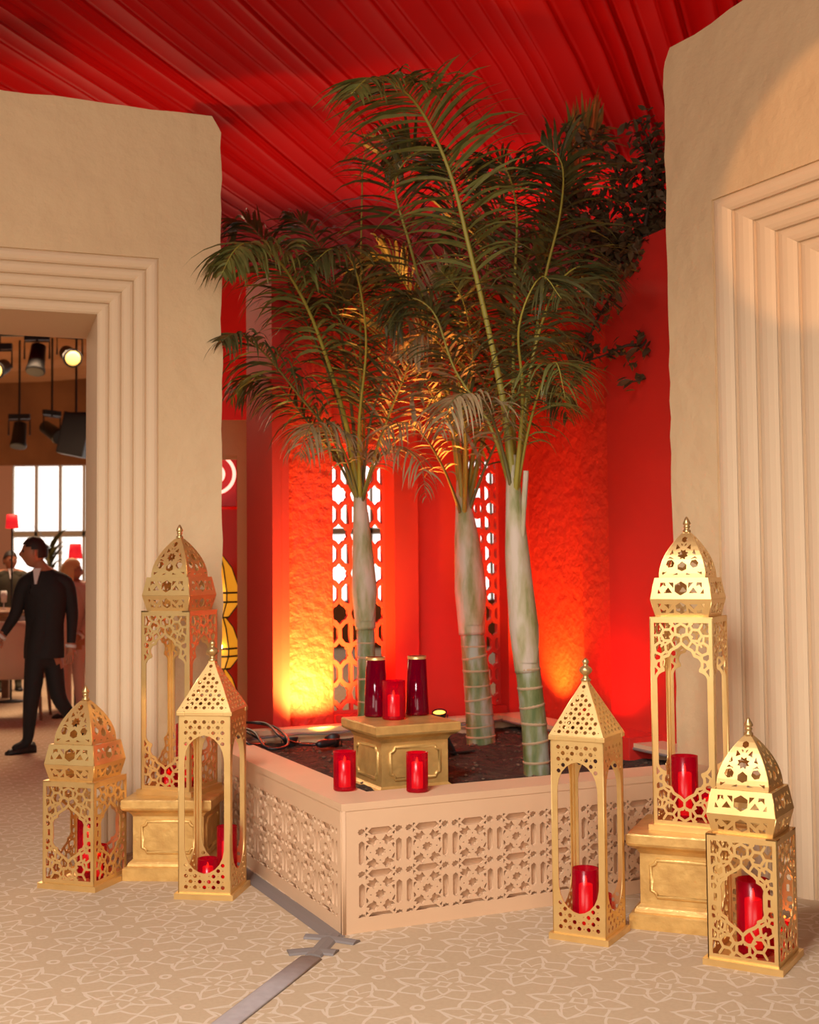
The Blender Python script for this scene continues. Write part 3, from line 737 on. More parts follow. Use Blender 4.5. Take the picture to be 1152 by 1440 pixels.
def dome_lantern(W, Hb, small, label, group):
    t = empty('dome_lantern', label=label, cat='lantern', group=group)
    z = 0
    bm = bmesh.new(); box(bm, (0, 0, .012), (W * 1.12, W * 1.12, .024)); obj('base_plate', bm, M['gold'], t, bev=.002)
    z = .024
    four_sides(panel_mesh(W, Hb, dome_body_field(W, Hb, small)), t, W / 2 - .002, z)
    for sx in (-1, 1):
        for sy in (-1, 1):
            bm = bmesh.new(); box(bm, (sx * (W / 2 - .007), sy * (W / 2 - .007), z + Hb / 2), (.012, .012, Hb)); obj('corner_post', bm, M['gold'], t)
    z += Hb
    bm = bmesh.new()
    for a in range(4):
        vs = box(bm, (0, -W / 2 + .02, z + .003), (W, .04, .006)); bmesh.ops.transform(bm, matrix=Matrix.Rotation(a * PI / 2, 4, 'Z'), verts=vs)
    obj('shelf_rim', bm, M['gold'], t); z += .006
    h1, h2 = .28 * W, .335 * W
    k = W
    prof = [(.42 * k, .42 * k, z), (.485 * k, .485 * k, z + h1)]
    L = math.hypot(.065 * k, h1)
    def skirt(L, flip):
        sh = []
        c = L / 2
        sh.append(ngon(0, c, L * .33, 6, PI / 2))
        for s in (-1, 1):
            sh.append([(s * k * .13, c - L * .22), (s * k * .20, c + L * .05), (s * k * .27, c - L * .22)] if not flip else [(s * k * .13, c + L * .22), (s * k * .20, c - L * .05), (s * k * .27, c + L * .22)])
            q = 1 if flip else -1
            sh.append([(s * k * .115, c + q * -L * .0), (s * k * .12, c + -q * L * .28), (s * k * .20, c - q * L * .28), (s * k * .155, c - q * L * .13)])
            sh.append([(s * k * .24, c - q * L * .10), (s * k * .25, c - q * L * .28), (s * k * .33, c - q * L * .28), (s * k * .335, c - q * L * .02), (s * k * .29, c - q * L * .16)])
            sh.append([(s * k * .31, c + q * L * .24), (s * k * .36, c + q * L * .02), (s * k * .37, c + q * L * .25)])
        return sh
    warp_panel(field_panel(prof, skirt(L, True), .008), prof, 'lower_skirt_panel', t, 0)
    z += h1; prof = [(.485 * k, .485 * k, z), (.425 * k, .425 * k, z + h2)]; L = math.hypot(.06 * k, h2)
    warp_panel(field_panel(prof, skirt(L, False), .009), prof, 'upper_skirt_panel', t, 0)
    z += h2
    bm = bmesh.new()
    for a in range(4):
        vs = box(bm, (0, -.41 * k, z - .002), (.83 * k, .03 * k, .004)); bmesh.ops.transform(bm, matrix=Matrix.Rotation(a * PI / 2, 4, 'Z'), verts=vs)
    obj('dome_rim', bm, M['gold'], t)
    hd = .71 * k
    prof = []
    for i in range(11):
        q = i / 10; r = .385 * k * (math.cos(q * PI / 2 * .93) ** .82 * 1.0); r *= .955; prof.append((max(r, .035 * k), max(r, .035 * k), z + hd * q))
    s = [0]
    for a, b in zip(prof, prof[1:]): s.append(s[-1] + math.hypot(b[1] - a[1], b[2] - a[2]))
    L = s[-1]
    def S(fr): return fr * L
    sh = [star(0, S(.48), .095 * k, .062 * k, 8, PI / 8), ngon(0, S(.83), .05 * k, 6, PI / 2, 1.2)]
    sh.append([(0, S(.13)), (.07 * k, S(.17)), (.07 * k, S(.26)), (0, S(.33)), (-.07 * k, S(.26)), (-.07 * k, S(.17))])
    for q in (-1, 1):
        sh.append(ngon(q * .19 * k, S(.285), .07 * k, 6, .2))
        sh.append([(q * .075 * k, S(.10)), (q * .16 * k, S(.055)), (q * .06 * k, S(.055))])
        sh.append([(q * .21 * k, S(.15)), (q * .31 * k, S(.055)), (q * .33 * k, S(.13)), (q * .27 * k, S(.11))])
        sh.append([(q * .12 * k, S(.37)), (q * .20 * k, S(.44)), (q * .24 * k, S(.38)), (q * .20 * k, S(.40))])
        sh.append([(q * .15 * k, S(.50)), (q * .21 * k, S(.47)), (q * .17 * k, S(.60))])
        sh.append([(q * .05 * k, S(.63)), (q * .12 * k, S(.59)), (q * .11 * k, S(.72))])
        sh.append([(q * .02 * k, S(.66)), (q * .05 * k, S(.74)), (q * .02 * k, S(.72))])
    warp_panel(field_panel(prof, sh, .012), prof, 'dome_panel', t, 0)
    bm = bmesh.new(); box(bm, (0, 0, z + hd), (.10 * k, .10 * k, .008)); obj('dome_cap', bm, M['gold'], t)
    finial(t, z + hd + .002, (.80 * W / .26), 'dome')
    return t
def square_lantern(W, Hb, label, group):
    t = empty('pyramid_lantern', label=label, cat='lantern', group=group)
    bm = bmesh.new(); box(bm, (0, 0, .012), (W * 1.12, W * 1.12, .024)); obj('base_plate', bm, M['gold'], t, bev=.002)
    z = .024
    # side panel: rows of round holes above and below a tall pointed opening
    half = [(0, .375), (.10, .40), (.20, .46), (.29, .56), (.345, .68), (.375, .82), (.38, .95)]
    R = Hb / W
    poly = [(x * W, Hb - y * W) for x, y in half] + [(x * W, y * W) for x, y in half[::-1]]
    poly = poly + [(-x, y) for x, y in poly[::-1][1:-1]]
    xs = np.array([0.]); holes = [poly]
    pa_ = np.array(poly)
    def ok(x, y, r):
        d = sd_poly(np.array([[x]]), np.array([[y]]), poly)[0, 0]; return d > r + .003
    cols = [-.35, -.175, 0, .175, .35]
    for edge in (0, 1):
        for row in range(7):
            yy = (.12 + row * .105) * W
            cc = cols if row % 2 == 0 else [-.2625, -.0875, .0875, .2625]
            for cx in cc:
                y = Hb - yy if edge == 0 else yy
                if ok(cx * W, y, .038 * W): holes.append(ngon(cx * W, y, .038 * W, 10, .3))
                # little dots between
            dd = [-.2625, -.0875, .0875, .2625] if row % 2 == 0 else cols
            for cx in dd:
                y = Hb - yy if edge == 0 else yy
                if row < 6 and ok(cx * W, y, .011 * W): holes.append(ngon(cx * W, y, .0105 * W, 5))
    four_sides(panel_mesh(W, Hb, holes), t, W / 2 - .002, z)
    for sx in (-1, 1):
        for sy in (-1, 1):
            bm = bmesh.new(); box(bm, (sx * (W / 2 - .007), sy * (W / 2 - .007), z + Hb / 2), (.012, .012, Hb)); obj('corner_post', bm, M['gold'], t)
    z += Hb
    bm = bmesh.new()
    for a in range(4):
        vs = box(bm, (0, -W / 2 + .012, z + .009), (W * 1.07, .034, .018)); bmesh.ops.transform(bm, matrix=Matrix.Rotation(a * PI / 2, 4, 'Z'), verts=vs)
    obj('roof_rim', bm, M['gold'], t, bev=.002)
    z += .018; hr = .93 * W
    prof = [(.52 * W, .52 * W, z), (.045 * W, .045 * W, z + hr)]; L = math.hypot(.475 * W, hr)
    sh = []
    for row in range(13):
        v = (.075 + row * .083) * L; n = 7
        for c in range(-4, 5):
            x = (c + (.5 if row % 2 else 0)) * .165 * W
            hw = .52 * W - .475 * W * v / L
            if abs(x) < hw - .075 * W: sh.append(ngon(x, v, .036 * W, 8, .2))
            x2 = x + .0825 * W
            if abs(x2) < hw - .06 * W: sh.append(ngon(x2, v, .0115 * W, 5))
    warp_panel(sh, [(p[0], p[1], p[2]) for p in prof], 'roof_panel', t, 0)
    bm = bmesh.new(); box(bm, (0, 0, z + hr), (.12 * W, .12 * W, .012)); obj('roof_cap', bm, M['gold'], t)
    finial(t, z + hr + .004, 1.05 * W / .24, 'ball')
    return t
GL = 'gold pierced lanterns'
def put(o, cx, cy, z, w, yaw): c = corner_to_centre(cx, cy, w, yaw); place(o, c.x, c.y, z, yaw); return Vector((c.x, c.y, z))
W1 = .262
dl_small = dome_lantern(W1, .447, True, 'short gold lantern with pierced dome, front right on the carpet, before the tall one', GL)
P_RS = put(dl_small, 1.313, 4.423, 0, W1 * 1.12, math.radians(-31.5))
dl_small2 = copy_tree(dl_small); dl_small2['label'] = 'short gold lantern with pierced dome, at far left on the carpet by the doorway'
P_LS = put(dl_small2, -1.46, 5.681, 0, W1 * 1.12, math.radians(-18.5)); dl_small2.scale = (1.06, 1.06, 1.035)
dl_tall = dome_lantern(W1, .845, False, 'tall gold lantern with pierced dome on the right-hand pedestal', GL)
P_RT = Vector((PEDR.x + .02, PEDR.y + .01, .381)); place(dl_tall, P_RT.x, P_RT.y, P_RT.z, math.radians(-27))
dl_tall2 = copy_tree(dl_tall); dl_tall2['label'] = 'tall gold lantern with pierced dome on the left-hand pedestal, its side lit red'
P_LT = put(dl_tall2, -1.064, 5.931, .381, W1 * 1.12, math.radians(-20)); dl_tall2.scale = (1.04, 1.04, 1.02)
W2 = .222
sq_r = square_lantern(W2, .755, 'tall slim gold lantern with pyramid roof, standing right of the planter corner', GL)
P_RQ = put(sq_r, .751, 4.789, 0, W2 * 1.12, math.radians(-29.5))
sq_l = copy_tree(sq_r); sq_l['label'] = 'tall slim gold lantern with pyramid roof, standing left of the planter'
P_LQ = put(sq_l, -.811, 5.521, 0, W2 * 1.12, math.radians(-9)); sq_l.scale = (1.1, 1.1, 1.045)

# ================================================================== CANDLE CUPS
def make_cup(r, h, label, group, lit=True, candle_h=.5, dark=False, taper=0, rimgold=False, name='candle_cup'):
    t = empty(name, label=label, cat='candle holder', group=group)
    bm = bmesh.new(); rt = r * (1 - taper); k = .004
    n = 28
    lathe(bm, [(r * .9, 0), (r, .004), (r, .012), (rt, h), (rt - k, h), (r - k, .014), (r * .5, .012)], n)
    obj('glass', bm, M['redglass_dark'] if dark else M['redglass'], t, smooth=True)
    if rimgold:
        bm = bmesh.new(); lathe(bm, [(rt + .001, h - .014), (rt + .001, h + .001), (rt - .001, h + .001), (rt - .001, h - .014), (rt + .001, h - .014)], n, cap=False); obj('gold_rim', bm, M['gold'], t, smooth=True)
    if lit:
        bm = bmesh.new(); rc = r * .52; hc = h * candle_h
        lathe(bm, [(rc, .0145), (rc, hc), (rc * .93, hc + .003), (rc * .5, hc - .003)], 16); obj('candle', bm, M['wax'], t, smooth=True)
        bm = bmesh.new(); lathe(bm, [(.0015, hc - .003), (.0045, hc + .004), (.005, hc + .009), (.0035, hc + .017), (.001, hc + .025)], 10); obj('flame', bm, M['flame'], t, smooth=True)
    return t
GC = 'red glass candle cups'
def cup_at(src, x, y, z, label, sc_=(1, 1, 1)):
    c = copy_tree(src); c.location = (x, y, z); c.scale = sc_; c['label'] = label; return c
q1 = on(485, 1111, PH + .0); q2 = on(587, 1113, PH + .0)
cupA = make_cup(.049, .165, 'red glass cup with a lit candle on the planter rim, nearest its corner', GC, candle_h=.72); cupA.location = (q1.x, q1.y, PH + .001)
cup_at(cupA, q2.x, q2.y, PH + .001, 'red glass cup with a candle on the planter rim, right one of the pair', (.95, .95, 1.0))
ztop = ZM + PHH + .002
def on_ped(x, y): return on(x, y, ztop)
g1 = on_ped(529, 1007); g2 = on_ped(587, 1005); g3 = on_ped(554, 1011)
tumA = make_cup(.058, .29, 'tall dark red glass upside down on the planter pedestal, left of the candle', 'tall red glasses on the pedestal', lit=False, dark=True, taper=.20, rimgold=True, name='tall_red_glass')
tumA.location = (g1.x, g1.y, ztop)
tb = copy_tree(tumA); tb.location = (g2.x, g2.y, ztop); tb['label'] = 'tall dark red glass upside down on the planter pedestal, right of the candle'
tb.rotation_euler = (0, 0, 1)
cupC = make_cup(.056, .185, 'red glass cup with a lit candle between two tall glasses on the pedestal', GC, candle_h=.60); cupC.location = (g3.x, g3.y, ztop)
# cups inside the lanterns: (lantern position, offset, size, label)
def in_lantern(P, dx, dy, sc_, label, src=cupA):
    cup_at(src, P.x + dx, P.y + dy, P.z + .0255, label, sc_)
in_lantern(P_RS, .00, -.01, (1.25, 1.25, 1.65), 'tall red glass cup inside the short domed lantern at front right')
in_lantern(P_RS, .105, .02, (.85, .85, .62), 'low red glass cup beside the tall one in the short right lantern')
in_lantern(P_RQ, -.015, -.01, (1.1, 1.1, 1.45), 'tall red glass cup inside the right pyramid lantern')
in_lantern(P_RQ, .06, .045, (.75, .75, .75), 'low red glass cup inside the right pyramid lantern, behind the tall one')
in_lantern(P_RT, -.03, .0, (1.12, 1.12, 1.62), 'tall red glass cup inside the tall domed lantern on the right pedestal')
in_lantern(P_RT, .075, .02, (.9, .9, .72), 'low lit red cup inside the tall domed lantern on the right pedestal')
in_lantern(P_LS, .01, .02, (1.05, 1.05, 1.65), 'tall red glass cup inside the short domed lantern at far left')
in_lantern(P_LS, .07, -.035, (.85, .85, .95), 'low lit red cup inside the short domed lantern at far left')
in_lantern(P_LQ, -.015, -.05, (.95, .95, .85), 'low lit red cup inside the left pyramid lantern')
in_lantern(P_LQ, .058, .045, (.95, .95, 1.6), 'tall red glass cup inside the left pyramid lantern, behind the low one')
in_lantern(P_LT, .04, -.01, (1.15, 1.15, 1.85), 'tall red glass cup inside the tall domed lantern on the left pedestal')
in_lantern(P_LT, -.045, -.05, (.85, .85, .62), 'low red glass cup inside the tall domed lantern on the left pedestal')
# tiny flames give light in the lit cups
for nm, P, e in (('candle_glow', Vector((q1.x, q1.y, PH + .14)), .3), ('candle_glow', Vector((q2.x, q2.y, PH + .14)), .3), ('candle_glow', Vector((g3.x, g3.y, ztop + .14)), .4),
             ('candle_glow', P_RS + Vector((.105, .02, .11)), .25), ('candle_glow', P_RT + Vector((.075, .02, .12)), .25), ('candle_glow', P_LS + Vector((.07, -.035, .14)), .25), ('candle_glow', P_LQ + Vector((-.015, -.05, .11)), .25)):
    lamp(nm, 'POINT', P, P + Vector((0, 0, -1)), e, (1, .35, .1), shadow_soft_size=.01)

# ================================================================== FLOOR TAPE AND CABLES
def strip(bm, pts, wd, h=.004, dome=0):
    pts = [Vector(p) for p in pts]; rings = []
    for i, p in enumerate(pts):
        t = (pts[min(i + 1, len(pts) - 1)] - pts[max(i - 1, 0)]).normalized(); s_ = Vector((-t.y, t.x, 0))
        wv = wd[i] if hasattr(wd, '__len__') else wd
        rings.append([p + s_ * wv + Vector((0, 0, .001)), p + s_ * wv * .8 + Vector((0, 0, h * .6)), p + Vector((0, 0, h)), p - s_ * wv * .8 + Vector((0, 0, h * .6)), p - s_ * wv + Vector((0, 0, .001))])
    loft(bm, rings, True)
ta, tb_ = on(318, 1440, 0), on(437, 1348, 0); tz = ta + (ta - tb_) * .5
bm = bmesh.new(); strip(bm, [tz, ta, (ta + tb_) / 2, tb_], .048, .012)
tag(obj('cable_cover', bm, M['tape'], smooth=True), 'grey cable cover strip running across the carpet towards the planter corner', 'cable cover')
bm = bmesh.new(); strip(bm, [on(405, 1341, 0), on(440, 1338, 0), on(473, 1341, 0)], .035, .013)
strip(bm, [on(440, 1346, 0), on(452, 1334, 0), on(468, 1316, 0)], .035, .0135)
strip(bm, [on(430, 1318, 0), on(458, 1320, 0), on(502, 1327, 0)], .028, .0145)
obj_t = tag(obj('gaffer_tape', bm, M['tape_dark']), 'dark grey tape stuck in crossing strips at the planter corner', 'tape')
bm = bmesh.new(); p0 = PL(-.035, -.02, 0); p1 = PL(-.055, 2.3, 0); strip(bm, [p0, PL(-.05, 1.1), p1], .042, .004)
tag(obj('gaffer_tape', bm, M['tape_dark']), 'long dark grey tape on the carpet along the left foot of the planter', 'tape')
# black cables heaped on the back left of the soil
def pcable(name, pts, r, label):
    bm = bmesh.new(); tube(bm, catmull(pts, 48), r, 8)
    return tag(obj(name, bm, M['cable'], smooth=True), label, 'cable')
zc = PH + .008
pcable('cable', [on(325, 1020, zc), on(350, 1016, zc + .02), on(385, 1022, zc), on(402, 1035, zc), on(405, 1047, zc - .03), on(392, 1053, zc - .04), on(372, 1050, zc - .03), on(358, 1030, zc + .02), on(335, 1022, zc)], .008, 'black cable looped over the back left corner of the planter')
pcable('cable', [on(345, 1016, zc), on(375, 1018, zc + .02), on(395, 1036, zc - .0), on(420, 1046, SZ + .03), on(447, 1047, SZ + .03), on(478, 1040, SZ + .03)], .008, 'black cable running right across the soil to the planter pedestal')
pcable('cable', [on(340, 1025, zc), on(352, 1032, zc), on(372, 1045, zc - .03), on(350, 1046, zc), on(342, 1038, zc)], .007, 'thin black cable coiled small on the left planter rim')
k1, k2 = on(446, 1047, SZ + .035), on(472, 1043, SZ + .035)
bm = bmesh.new(); dd_ = (k2 - k1); tube(bm, [k1, k1 + dd_ * .15, k1 + dd_ * .5, k1 + dd_ * .85, k2], [.012, .022, .024, .02, .012], 10)
tag(obj('cable_connector', bm, M['cable'], smooth=True), 'black round cable connector lying on the soil left of the pedestal', 'connector')
# ================================================================== UPLIGHTS in the planter
def uplight(pos, target, label, color, energy, size=.1, spot=60, lens=True, glow=3, blend=.6):
    t = empty('uplight', pos, 0, label, 'spotlight', 'uplights in the planter')
    d_ = (Vector(target) - Vector(pos)).normalized(); q = d_.to_track_quat('Z', 'Y').to_matrix().to_4x4()
    bm = bmesh.new(); lathe(bm, [(.02, -.05), (.03, -.045), (.04, -.01), (.048, .012), (.048, .02), (.042, .02), (.036, 0)], 18, c=(0, 0, 0)); bmesh.ops.transform(bm, matrix=q, verts=bm.verts)
    obj('housing', bm, M['black'], t, smooth=True)
    bm = bmesh.new(); bmesh.ops.create_circle(bm, cap_ends=True, radius=.041, segments=18); bmesh.ops.transform(bm, matrix=q @ Matrix.Translation((0, 0, .012)), verts=bm.verts)
    lm = mat('uplight_lens', color, .4, emit=(color, glow)); obj('lens', bm, lm, t)
    bm = bmesh.new(); tube(bm, [(-.052, 0, .0), (-.052, 0, -.055), (.052, 0, -.055), (.052, 0, .0)], .004, 6); obj('bracket', bm, M['black'], t)
    l = lamp('uplight_beam', 'SPOT', Vector(pos) + d_ * .07, target, energy, color, spot_size=math.radians(spot), spot_blend=blend, shadow_soft_size=.05)
    return t
def plp(a, b, z): return PL(a, b, z)
am = (A[403] + A[472]) / 2
RED = (1, .02, .01)
uplight(plp(am, BB - .36, SZ + .02), plp(am, BB + .03, 1.02), 'small black uplight lighting the left stucco panel yellow', (1, .80, .13), 330, spot=104, blend=1.0)
uplight(plp(AA - .22, (B[745] + B[835]) / 2, SZ + .04), plp(AA + .05, (B[745] + B[835]) / 2, 1.5), 'black uplight under the orange glow of the right stucco panel', (1, .60, .05), 95, spot=105, blend=1.0)
pu = on(618, 996, SZ + .14)
uplight(Vector((pu.x, pu.y, SZ + .10)), Vector(tuple(at(596, 500, 7.2))), 'black uplight with glowing yellow lens behind the planter pedestal', (1, .34, .045), 950, spot=30, glow=5)
uplight(plp(1.2, BB - .3, SZ + .07), plp(1.2, BB + .12, 2.4), 'black uplight throwing red light up the middle back wall', RED, 13, spot=150, blend=.9)
uplight(plp(A[378] + .05, BB - .25, SZ + .02), plp(A[378] + .02, BB, 2.3), 'black uplight throwing red light at the left pilaster', (1, .10, .015), 20, spot=70, blend=.8)
uplight(plp(AA - .35, 1.3, SZ + .07), plp(AA, 1.3, 2.6), 'black uplight throwing red light up the right side wall', RED, 26, spot=150, blend=.9)
# red ceiling washers standing behind the niche walls
def washer(pos, target, e, label):
    return uplight(pos, target, label, (1, .03, .015), e, spot=34, blend=.9)
washer((.6, 11.8, .075), (.85, 12.4, 5.4), 1300, 'floor washer behind the back wall lighting the ceiling red')
washer((2.4, 12.2, .075), (2.25, 13.0, 5.4), 1300, 'floor washer behind the right niche wall lighting the ceiling red')
washer((-.9, 11.0, .075), (-.8, 11.8, 5.4), 700, 'floor washer behind the stucco panel lighting the ceiling red')
def wide_washer(pos, target, e, label): return uplight(pos, target, label, (1, .03, .012), e, spot=92, blend=.9)  # unseen wide washers, added to brighten the red ceiling
wide_washer((-1.6, 10.0, .075), (-2.0, 8.9, 5.4), 520, 'added unseen floor washer behind the left wall lighting the ceiling red')
wide_washer((3.3, 7.6, .075), (3.0, 7.4, 5.4), 420, 'added unseen floor washer behind the right wall lighting the ceiling red')
wide_washer((.0, 9.2, .075), (.0, 9.0, 5.4), 340, 'added unseen floor washer just behind the lattice wall lighting the ceiling red')
# black angle bracket of a floor lamp base right of pedestal
bb_ = on(640, 1060, SZ); bm = bmesh.new()
vs = box(bm, (0, 0, .006), (.16, .09, .008)); vs2 = box(bm, (-.03, 0, .07), (.012, .07, .15)); bmesh.ops.rotate(bm, verts=vs2, cent=(0, 0, 0), matrix=Matrix.Rotation(-.5, 3, 'Y'))
o = tag(obj('lamp_stand', bm, M['black']), 'small black metal lamp stand on the soil right of the pedestal', 'stand'); o.location = (bb_.x + .02, bb_.y, SZ + .01); o.rotation_euler = (0, 0, YP)

# ================================================================== PALMS
def leaflets_bm(bm, pts, side0, Lmax, n, wd, droop, seed, start=.18, asym=(1, 1), fwd=.55):
    rnd = random.Random(seed); N = len(pts) - 1
    for i in range(n):
        f = start + (1 - start) * (i + rnd.random() * .6) / n; f = min(f, .999)
        k = f * N; j = int(k); p = pts[j].lerp(pts[j + 1], k - j); t = (pts[j + 1] - pts[j]).normalized()
        sd = (side0 - t * side0.dot(t)).normalized(); g = (f - start) / (1 - start)
        prof = (math.sin(PI * (g * .80 + .16)) ** .8) * (1 if g < .9 else .8)
        for sg, am_ in ((1, asym[0]), (-1, asym[1])):
            if rnd.random() < .04: continue
            L = Lmax * prof * am_ * rnd.uniform(.75, 1.1)
            d = (sd * sg * (1 - fwd * .45) + t * fwd * rnd.uniform(.8, 1.25) + Vector((rnd.uniform(-.13, .13), rnd.uniform(-.13, .13), rnd.uniform(-.05, .22)))).normalized()
            K = 5; q = p.copy(); prevL = prevR = None; wv = d.cross(Vector((0, 0, 1)))
            wv = (wv.normalized() if wv.length > .01 else Vector((1, 0, 0)))
            wv = (wv + Vector((rnd.uniform(-.5, .5), rnd.uniform(-.5, .5), rnd.uniform(-.9, .9)))).normalized()
            dr = droop * rnd.uniform(.6, 1.5)
            for s in range(K + 1):
                u = s / K; ww = wd * (.35 + 1.0 * u * 2.2 if u < .3 else 1.0 * (1 - (u - .3) / .7) ** .75 + .03) * .5
                a = bm.verts.new(q + wv * ww); b = bm.verts.new(q - wv * ww)
                if prevL: bm.faces.new((prevL, a, b, prevR))
                prevL, prevR = a, b
                d = (d + Vector((0, 0, -dr / K * (.5 + u)))).normalized(); q = q + d * (L / K)
def frond(parent, cps, Lmax=.42, n=44, wd=.017, droop=1.3, seed=0, mat_leaf='leafA', r0=.012, side=None, start=.2, asym=(1, 1), rach='rachis', fwd=.55, label=None):
    n = int(n * 1.6); Lmax *= 1.08; wd *= 1.28
    P = [at(*c) for c in cps] if not isinstance(cps[0], Vector) else cps
    pts = catmull(P, 40); base = parent.location
    pts = [p - base for p in pts]
    if side is None:
        ch = (pts[-1] - pts[0]); side = ch.cross(Vector((0, 0, 1)))
        side = side.normalized() if side.length > .05 else Vector((1, 0, 0))
        # a frond is seen partly face-on: tilt its plane
        side = (side + Vector((.6 if side.x > 0 else -.6, 0, 0))).normalized()
    bm = bmesh.new(); tube(bm, pts, [r0 * (1 - .82 * i / 40 + .9 * math.exp(-i / 3.5)) for i in range(41)], 7)
    o = obj('frond', bm, M[rach], parent, smooth=True)
    if label: o['label'] = label
    bm = bmesh.new(); leaflets_bm(bm, pts, side, Lmax, n, wd, droop, seed, start, asym, fwd)
    me = bpy.data.meshes.new('leaflets'); bm.to_mesh(me); bm.free()
    l = link_mesh('leaflets', me, M[mat_leaf], o); tag(l, kind='stuff')
    return o
def palm(label, base, ring_pts, ring_r, shaft_pts, shaft_r, nring, ringr_scale=1.0):
    b = on(*base, SZ); t = empty('palm_tree', b, 0, label, 'palm tree', 'palm trees in the planter')
    D = b.y
    rp = [at(x, y, D + dd) - b for x, y, dd in ring_pts]; rp[0].z = -.04
    pts = catmull(rp, 60); n = 60
    rad = []
    for i in range(n + 1):
        f = i / n; rad.append((ring_r[0] + (ring_r[1] - ring_r[0]) * f) * (1 + .028 * (1 if (f * nring) % 1 > .85 else 0)))
    bm = bmesh.new(); tube(bm, pts, rad, 18); obj('trunk', bm, M['trunk'], t, smooth=True)
    for k in range(nring):
        f = (k + .9) / nring; i = int(f * n); i = min(i, n - 1); bm = bmesh.new()
        p = pts[i]; up = (pts[i + 1] - pts[i]).normalized(); q = up.to_track_quat('Z', 'Y').to_matrix().to_4x4(); q.translation = p
        tilt = Matrix.Rotation(.12 * math.sin(k * 2.4), 4, 'X')
        R_ = rad[i] * 1.0
        lathe(bm, [(R_ * .97, -.008), (R_ * 1.02, -.004), (R_ * 1.022, .004), (R_ * .97, .007)], 18, cap=False); bmesh.ops.transform(bm, matrix=q @ tilt, verts=bm.verts)
        obj('ring_scar', bm, M['trunkring'], t, smooth=True)
    sp = catmull([at(x, y, D + dd) - b for x, y, dd in shaft_pts], 40)
    bm = bmesh.new(); tube(bm, sp, list(np.interp(np.linspace(0, 1, 41), np.linspace(0, 1, len(shaft_r)), shaft_r)), 16); obj('crownshaft', bm, M['shaft'], t, smooth=True)
    # old sheath wrapping the shaft
    bm = bmesh.new(); rr = np.interp(np.linspace(0, 1, 41), np.linspace(0, 1, len(shaft_r)), shaft_r); rows = []
    for i in range(3, 33):
        p = sp[i]; wdt = .9 * (1 - abs(i - 14) / 22) + .12; rows.append([bm.verts.new(p + Vector((math.cos(a) * rr[i] * 1.07 + .0, math.sin(a) * rr[i] * 1.07, 0))) for a in np.linspace(-PI / 2 - wdt + .035 * i, -PI / 2 + wdt + .035 * i, 8)])
    for a, c in zip(rows, rows[1:]):
        for i in range(7): bm.faces.new((a[i], a[i + 1], c[i + 1], c[i]))
    obj('leaf_sheath', bm, M['shaft'], t, smooth=True)
    # short cut petiole stub
    return t
# left palm
p1 = palm('slender palm at left of the planter, its trunk rising behind the red glasses', (516, 1046), [(516, 1046, 0), (516, 1000, 0), (515, 930, 0), (514, 880, 0)], (.056, .054), [(514, 885, 0), (512, 830, 0), (509, 760, 0), (504, 655, 0)], [.060, .074, .056, .026], 7)
D1 = p1.location.y
def T(lst, D, k=None): return [(x, y, D + d) for x, y, d in lst]
c1 = (507, 712, 0)
FR = dict(n=46)
frond(p1, T([c1, (490, 610, -.1), (468, 530, -.3), (440, 450, -.5), (412, 395, -.65), (384, 358, -.8), (352, 342, -.95), (330, 352, -1.1), (312, 385, -1.15)], D1), .40, 54, .019, 1.7, 1, 'leafA', .014, start=.3)
frond(p1, T([c1, (470, 620, -.1), (420, 555, -.3), (375, 500, -.5), (335, 470, -.7), (312, 480, -.8)], D1), .36, 44, .015, 1.6, 2, 'leafB', .011, rach='rachis_dark')
frond(p1, T([c1, (486, 640, -.15), (462, 602, -.3), (438, 598, -.45), (420, 640, -.5)], D1), .34, 26, .011, 2.2, 3, 'leafC', .008, rach='rachis_dark')
frond(p1, T([c1, (507, 560, 0), (507, 420, .05), (509, 290, .1), (512, 220, .1), (530, 185, .1)], D1), .20, 10, .012, 1.5, 4, 'leafA', .010, start=.7)
frond(p1, T([c1, (528, 640, -.1), (556, 560, -.2), (590, 480, -.3), (622, 410, -.35), (640, 380, -.35)], D1), .36, 40, .017, .8, 5, 'leafC', .010, start=.25)
frond(p1, T([c1, (495, 580, .1), (480, 470, .2), (462, 380, .3), (435, 322, .4), (400, 300, .4)], D1), .40, 48, .018, 1.2, 6, 'leafB', .011, rach='rachis_dark')
frond(p1, T([c1, (520, 600, -.05), (540, 520, -.1), (545, 440, -.1), (535, 380, -.2)], D1), .34, 36, .014, 1.2, 7, 'leafB', .009, rach='rachis_dark')
frond(p1, T([c1, (474, 560, .1), (430, 450, .2), (385, 360, .3), (350, 315, .3), (325, 318, .3)], D1), .40, 46, .018, 1.3, 8, 'leafB', .010, rach='rachis_dark')
frond(p1, T([c1, (530, 650, -.2), (560, 628, -.35), (590, 650, -.5), (600, 700, -.55)], D1), .24, 20, .010, 1.8, 9, 'leafC', .007, rach='rachis_dark')
frond(p1, T([c1, (505, 600, -.2), (515, 480, -.45), (500, 380, -.7), (470, 350, -.9), (440, 370, -1.0)], D1), .36, 44, .016, 1.6, 10, 'leafB', .010)
frond(p1, T([c1, (470, 640, .1), (430, 590, .2), (390, 540, .2), (350, 530, .2), (325, 560, .2)], D1), .36, 40, .013, 1.8, 11, 'leafB', .008, rach='rachis_dark')
frond(p1, T([c1, (512, 600, .1), (500, 500, .15), (470, 430, .15), (430, 420, .15)], D1), .34, 38, .015, 1.4, 12, 'leafB', .008)
